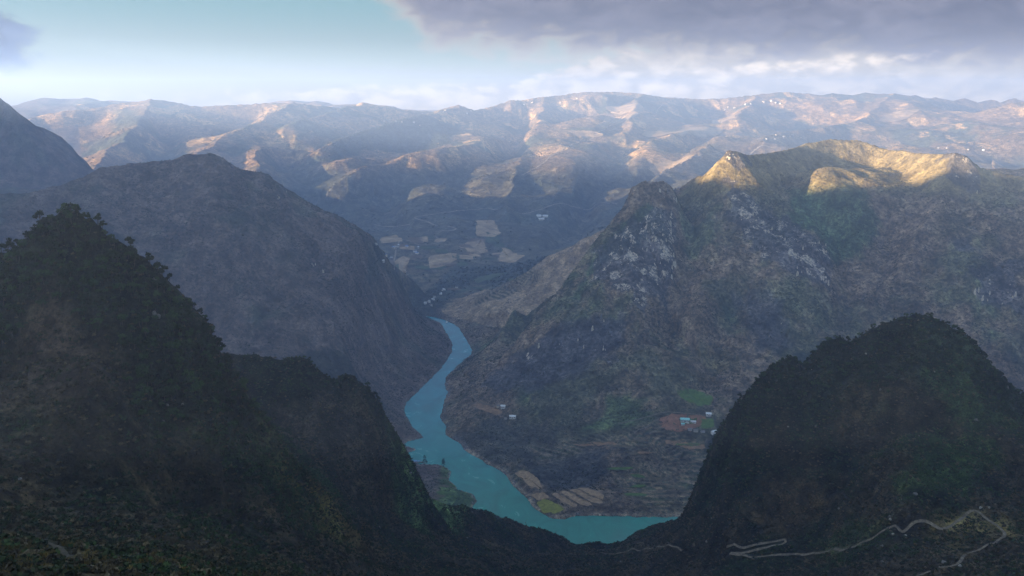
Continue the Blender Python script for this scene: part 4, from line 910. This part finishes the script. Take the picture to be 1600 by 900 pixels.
crag_src = [bpy.data.objects.new('crag', rock_mesh('crag', 420 + i, M_CRAG if i % 3 else M_GREY, .7, .5, 2.3)) for i in range(6)]
rp = scatter_on(nearq & (_dist > 130) & (QRIV > 20), .0045 * (.15 + QRK * 2.2) * sst(-.1, .5, fbm(QC[:, 0], QC[:, 1], 40, 4, .6, 160)), 37)
grove('rocks', 'grey limestone rocks strewn over the near slopes', 'rocks', rp, g_.uniform(.3, 1.0, len(rp)) ** 1.5 * 1.6, rock_src, 47)
steep = np.clip(1 - _nrm[:, 2], 0, 1)
cp = scatter_on(midq, .0045 * np.where(QRK > .5, QRK, .06 * QRK) * sst(.0, .45, fbm(QC[:, 0], QC[:, 1], 70, 4, .65, 161)), 38)
grove('crags', 'pale limestone crags breaking out of the cliffs across the river', 'rocks', cp, g_.uniform(.45, 1.0, len(cp)) ** 2 * 5.5, crag_src, 48)
shp = scatter_on((QRIV > 0) & (QRIV < 9) & (QC[:, 1] < 3200), .05, 52)
grove('shore_rocks', 'pale rocks along the bare edge of the river', 'rocks', shp, g_.uniform(.3, 1.0, len(shp)) ** 2 * 2.2, rock_src, 53)
for k, (px, py, n, lab, lime) in enumerate(((1430, 773, 9, 'single rounded boulder on the slope above the track', 0), (1532, 795, 7, 'white stone at the top bend of the track', 1), (1545, 794, 6, 'second white stone right of the top bend of the track', 1),
        (1408, 781, 5, 'pale stone left of the rounded boulder', 1), (1395, 836, 6, 'white stone below the dip in the track', 1), (1415, 838, 6, 'white stone under the small hump of the track', 1), (1378, 855, 7, 'grey slab beside the track on the lower slope', 0),
        (1500, 885, 7, 'pale stone beside the track at the bottom right', 1), (136, 874, 6, 'pale stone on the slope at the bottom left', 1), (205, 889, 6, 'flat white stone at the bottom left edge', 1), (123, 838, 3, 'tiny white stone beside the bottom left path', 1),
        (970, 879, 6, 'rounded grey stone below the saddle footpath', 0), (952, 568, 12, 'flat grey rock shelf on the mountainside across the river', 0))):
    p = seen(px, py); r_ = .36 * n * np.linalg.norm(p) / FPX
    o = link('boulder', rock_mesh('boulder', 500 + k, M_LIME if lime else M_GREY, 1, .8, .7), lab, 'rock', loc=(p[0], p[1], p[2] + .25 * r_)); o.scale = (r_,) * 3; o.rotation_euler = (0, 0, k)

# ------------------------------------------------------------------ houses
M_WALLW = plain('white wall', (.55, .53, .50, 1), .85, .4, .12); M_WALLG = plain('grey wall', (.34, .32, .30, 1), .9, .4, .2); M_WALLY = plain('cream wall', (.58, .50, .38, 1), .9, .4, .15)
M_RTEAL = plain('teal sheet roof', (.22, .48, .46, 1), .5, .3, .15); M_RGREY = plain('grey tile roof', (.15, .14, .14, 1), .8, .5, .25); M_RWHITE = plain('pale sheet roof', (.50, .50, .50, 1), .5, .3, .12); M_RRED = plain('red tile roof', (.30, .11, .07, 1), .8, .5, .25); M_RBLUE = plain('blue sheet roof', (.10, .18, .38, 1), .5, .3, .15)
M_DARKW = plain('dark opening', (.03, .03, .035, 1), .4, 1, .2); M_WOODD = plain('weathered boards', (.12, .085, .055, 1), .85, 2, .3)
def box(V, F, x0, x1, y0, y1, z0, z1):
    n0 = len(V); V += [(x, y, z) for z in (z0, z1) for y in (y0, y1) for x in (x0, x1)]
    F += [tuple(n0 + i for i in f) for f in ((0, 2, 3, 1), (4, 5, 7, 6), (0, 1, 5, 4), (2, 6, 7, 3), (0, 4, 6, 2), (1, 3, 7, 5))]
def part(name, boxes, m, e):
    V, F = [], []
    for b in boxes: box(V, F, *b)
    return link(name, new_mesh(name, V, F, m, False), parent=e)
def house(px, py, wpx, hpx, label, wall=None, roof=None, rot=0.0, group=None, depth=.55, windows=0, cat='house', name='house', flat=False):
    if group: px += rnd.uniform(-6, 6); py += rnd.uniform(-2.5, 2.5)
    p = seen(px, py); k = np.linalg.norm(p) / FPX; k *= (.38 + .2 * rnd.random()) if p[1] > 5000 else 1.0; k *= .85; W, H = wpx * k, hpx * k; Dp = W * depth
    e = bpy.data.objects.new(name, None); C.objects.link(e); e.location = (p[0], p[1], p[2] - .1); e.rotation_euler = (0, 0, rot)
    e['label'] = label; e['category'] = cat
    if group: e['group'] = group
    hw = H * (.9 if flat else .62)
    part('wall', [(-W / 2, W / 2, -Dp / 2, Dp / 2, -3, hw)], wall or M_WALLW, e)
    o_ = .06 * W; V = []
    if flat: part('roof', [(-W / 2 - o_, W / 2 + o_, -Dp / 2 - o_, Dp / 2 + o_, hw + .01, H)], roof or M_RGREY, e)
    else:
        for x in (-W / 2 - o_, W / 2 + o_): V += [(x, -Dp / 2 - o_, hw - .2), (x, -Dp / 2 - o_, hw + .15), (x, 0, H + .15), (x, Dp / 2 + o_, hw + .15), (x, Dp / 2 + o_, hw - .2), (x, 0, H - .2)]
        F = [(0, 1, 2, 5), (5, 2, 3, 4), (11, 8, 7, 6), (10, 9, 8, 11), (1, 7, 8, 2), (2, 8, 9, 3), (0, 5, 11, 6), (5, 4, 10, 11), (0, 6, 7, 1), (4, 3, 9, 10)]
        link('roof', new_mesh('roof', V, F, roof or M_RGREY, False), parent=e)
    if windows:
        part('door', [(-.45 * k, .45 * k, -Dp / 2 - .08, -Dp / 2 + .02, 0, hw * .62)], M_WOODD, e)
        for i_ in range(windows):
            x = -W / 2 + W * (i_ + .5) / windows
            if abs(x) < .8 * k: continue
            part('window', [(x - .07 * W / windows * 3, x + .07 * W / windows * 3, -Dp / 2 - .06, -Dp / 2 + .02, hw * .35, hw * .75)], M_DARKW, e)
    return e
house(1070, 660, 15, 8, 'long white school building with teal sheet roof on the red yard', M_WALLW, M_RTEAL, -.15, windows=6, depth=.35, cat='building', name='school_building')
house(1083, 661, 9, 5, 'low pale annexe touching the right end of the school', M_WALLW, M_RWHITE, -.15, windows=3, depth=.4, cat='building', name='annexe')
house(1067, 665, 6, 4, 'small teal roofed shed below the school', M_WALLG, M_RTEAL, -.1)
house(1107, 650, 9, 6, 'white house alone on the lane above the red yard', M_WALLW, M_RWHITE, -.2, windows=2)
house(1115, 678, 9, 6, 'bright white roofed shed at the edge of the wooded hill', M_WALLW, M_RWHITE, .5)
house(1078, 673, 7, 4, 'grey roofed hut, leftmost of the row below the red yard', M_WALLG, M_RGREY, .1)
house(1087, 674, 8, 4, 'grey roofed hut in the middle of the row below the red yard', M_WALLG, M_RGREY, -.1)
house(1098, 676, 7, 4, 'grey roofed hut, rightmost of the row below the red yard', M_WALLG, M_RGREY, .2)
house(778, 637, 5, 5, 'small cream hut left of the white house on the right bank', M_WALLY, M_RGREY, .1)
house(786, 638, 8, 6, 'white gabled house at the end of the cliff trail', M_WALLW, M_RWHITE, -.1, windows=2)
house(801, 654, 11, 6, 'long white sheet roofed house lower than the cliff trail', M_WALLW, M_RWHITE, -.15, windows=3, depth=.45)
house(790, 655, 5, 3, 'grey shack beside the long white house', M_WALLG, M_RGREY, 0)
for k, (px, py) in enumerate(((660, 474), (665, 472), (668, 474), (671, 476), (675, 468), (682, 463), (683, 458), (691, 454), (696, 452), (709, 451))):
    house(px, py, 5, 4, 'tiny pale house in the string along the valley floor stream', M_WALLW, (M_RWHITE, M_RGREY)[k % 2], k * .7, 'houses along the valley stream')
for k, (px, py) in enumerate(((592, 383), (598, 408), (603, 402), (608, 405), (612, 390), (617, 387), (625, 388), (622, 384), (632, 386), (643, 394), (648, 390), (655, 397))):
    house(px, py, 6, 4, 'tiny house in the hazy valley village among fields', (M_WALLW, M_WALLG, M_WALLY)[k % 3], (M_RGREY, M_RWHITE, M_RBLUE)[k % 3], k * 1.1, 'houses of the valley village')
for k, (px, py, w_) in enumerate(((842, 339, 8), (852, 339, 9), (846, 344, 10))):
    house(px, py, w_, 4, ('white block left in the group above the far road', 'white block right in the group above the far road', 'long white block lowest of the group by the far road')[k], M_WALLW, M_RWHITE, .1, depth=.4, cat='building', name='building')
for k, (px, py, w_) in enumerate(((1150, 166, 6), (1133, 168, 6), (1140, 167, 5), (1160, 163, 6), (1188, 158, 8), (1196, 157, 10), (1204, 159, 7), (1212, 160, 6), (1218, 161, 5), (1178, 161, 5))):
    house(px, py + 2, w_, 4, 'tiny white building of the village under the low cloud', (M_WALLW, M_WALLG, M_WALLY)[k % 3], (M_RWHITE, M_RGREY)[k % 2], k * .3, 'white village on the far ridge', flat=k % 3 == 0)
for k, (px, py) in enumerate(((1205, 216), (1213, 213), (1220, 214), (1226, 216), (1233, 213), (1240, 215), (1195, 219), (1250, 218))):
    house(px, py, 6, 4, 'tiny pale house in the village beyond the plateau crest', (M_WALLW, M_WALLY)[k % 2], (M_RWHITE, M_RGREY, M_RRED)[k % 3], k * .9, 'houses beyond the plateau')
for k, (px, py) in enumerate(((605, 190), (612, 188), (620, 191), (632, 193), (645, 192), (655, 195), (690, 173), (698, 174), (733, 176), (740, 175), (678, 222), (686, 223), (820, 163), (835, 160), (870, 163), (898, 155))):
    house(px, py, 5, 4, 'tiny pale house scattered along the far hills', (M_WALLW, M_WALLY)[k % 2], (M_RWHITE, M_RGREY)[k % 2], k * .8, 'scattered far houses')
for k, (px, py) in enumerate(((1470, 236), (1485, 234), (1512, 238), (1540, 236))):
    house(px, py - 2, 6, 4, 'tiny pale house on the hazy slope above the right end of the plateau', M_WALLW, M_RWHITE, k * .8, 'houses above the plateau end')
# ------------------------------------------------------------------ boats and jetty
M_HULL = plain('painted hull', (.16, .13, .11, 1), .6, 1, .2); M_HULLW = plain('white hull', (.75, .75, .75, 1), .5, 1, .1)
def boat(px, py, length, hull, canopy, label, rot):
    p = np.array(PW(px, py)); e = bpy.data.objects.new('boat', None); C.objects.link(e); e.location = p; e.rotation_euler = (0, 0, rot); e['label'] = label; e['category'] = 'boat'
    L, B = length / 2, length * .13; V, F = [], []
    prof_ = [(-1, .75, .5), (-.6, 1, .4), (0, 1, .38), (.6, .75, .45), (1, .06, .7)]
    for t, b, h in prof_: V += [(t * L, -b * B, h * B * 1.6), (t * L * .95, -b * B * .6, -.25 * B), (t * L * .95, b * B * .6, -.25 * B), (t * L, b * B, h * B * 1.6)]
    for i_ in range(4):
        for j_ in range(4): F.append((i_ * 4 + j_, i_ * 4 + (j_ + 1) % 4, (i_ + 1) * 4 + (j_ + 1) % 4, (i_ + 1) * 4 + j_))
    F += [(3, 2, 1, 0), (16, 17, 18, 19)]
    link('hull', new_mesh('hull', V, F, hull, False), parent=e)
    part('canopy', [(-.55 * L, .35 * L, -.95 * B, .95 * B, 2.3 * B, 2.5 * B)], canopy, e)
    part('post', [(x * L - .05, x * L + .05, y * B - .05, y * B + .05, .5 * B, 2.31 * B) for x in (-.5, .3) for y in (-.85, .85)], M_WOODD, e)
boat(698, 504, 16, M_HULLW, M_RWHITE, 'small white boat far up the river where it bends away', 1.2)
boat(655, 723, 15, M_HULL, M_RBLUE, 'blue canopied boat moored at the river point', .3)
boat(662, 726, 13, M_HULL, M_RGREY, 'grey canopied boat moored nearest the tall pine', .1)
p = np.array(PW(646, 723)); e = bpy.data.objects.new('floating_jetty', None); C.objects.link(e); e.location = p; e.rotation_euler = (0, 0, .2); e['label'] = 'floating jetty with blue roof beside the grey cliff foot'; e['category'] = 'jetty'
part('deck', [(-9, 9, -4, 4, .1, .7)], M_WOODD, e); part('roof', [(-8, 8, -3.6, 3.6, 4, 4.3)], M_RBLUE, e); part('post', [(x - .12, x + .12, y - .12, y + .12, .7, 4) for x in (-7, 0, 7) for y in (-3, 3)], M_WOODD, e)
# ------------------------------------------------------------------ weeds close to the viewpoint
def tuft(seed):
    g = np.random.default_rng(seed); V, F = [], []
    for _ in range(16):
        t = g.random() * 6.28; h = .5 + .9 * g.random(); l = .2 + .35 * g.random(); c_, s_ = math.cos(t), math.sin(t); n0 = len(V); w_ = .025 + .03 * g.random()
        V += [(-s_ * w_, c_ * w_, 0), (s_ * w_, -c_ * w_, 0), (c_ * l * .5 + s_ * w_, s_ * l * .5 - c_ * w_, h * .7), (c_ * l, s_ * l, h), (c_ * l * .5 - s_ * w_, s_ * l * .5 + c_ * w_, h * .7)]
        F.append((n0, n0 + 1, n0 + 2, n0 + 3, n0 + 4))
    return V, F
M_STRAW = leaf_material('straw', (.06, .05, .022), (.17, .13, .055))
tuft_src = [proto('weed_tuft', [(tuft(600 + i), M_STRAW if i % 3 else M_GOLDB)]) for i in range(4)]
ap = area([(-10, 846), (70, 852), (130, 880), (300, 888), (420, 902), (-10, 902)], 5, 8, 25)[_qf]
tp = scatter_on((own[_qf] == 0) & (_dist < 330) & (_dist > 60), .05 + .55 * ap, 39)
grove('weeds', 'dry straw coloured weeds on the knoll at the bottom left', 'weeds', tp, g_.uniform(.5, 1.3, len(tp)), tuft_src, 49)
# ------------------------------------------------------------------ haze
def build_haze():
    m, n = mat('haze')
    v = n.n('ShaderNodeVolumePrincipled', ins={'Color': (.40, .58, 1.0, 1), 'Density': 1.12e-4, 'Anisotropy': 0.35})
    n.n('ShaderNodeOutputMaterial', ins={1: v.outputs[0]})
    x0, x1, y0, y1, z0, z1 = -13000, 13000, -13000, 13000, gz.min() - 1, max(gz.max(), 20) + 4
    vs = [(x, y, z) for z in (z0, z1) for y in (y0, y1) for x in (x0, x1)]
    fs = [(0, 2, 3, 1), (4, 5, 7, 6), (0, 1, 5, 4), (2, 6, 7, 3), (0, 4, 6, 2), (1, 3, 7, 5)]
    link('haze', new_mesh('haze', vs, fs, m, False), 'thin blue haze filling the gorge and the far hills', 'haze', 'stuff')
build_haze()
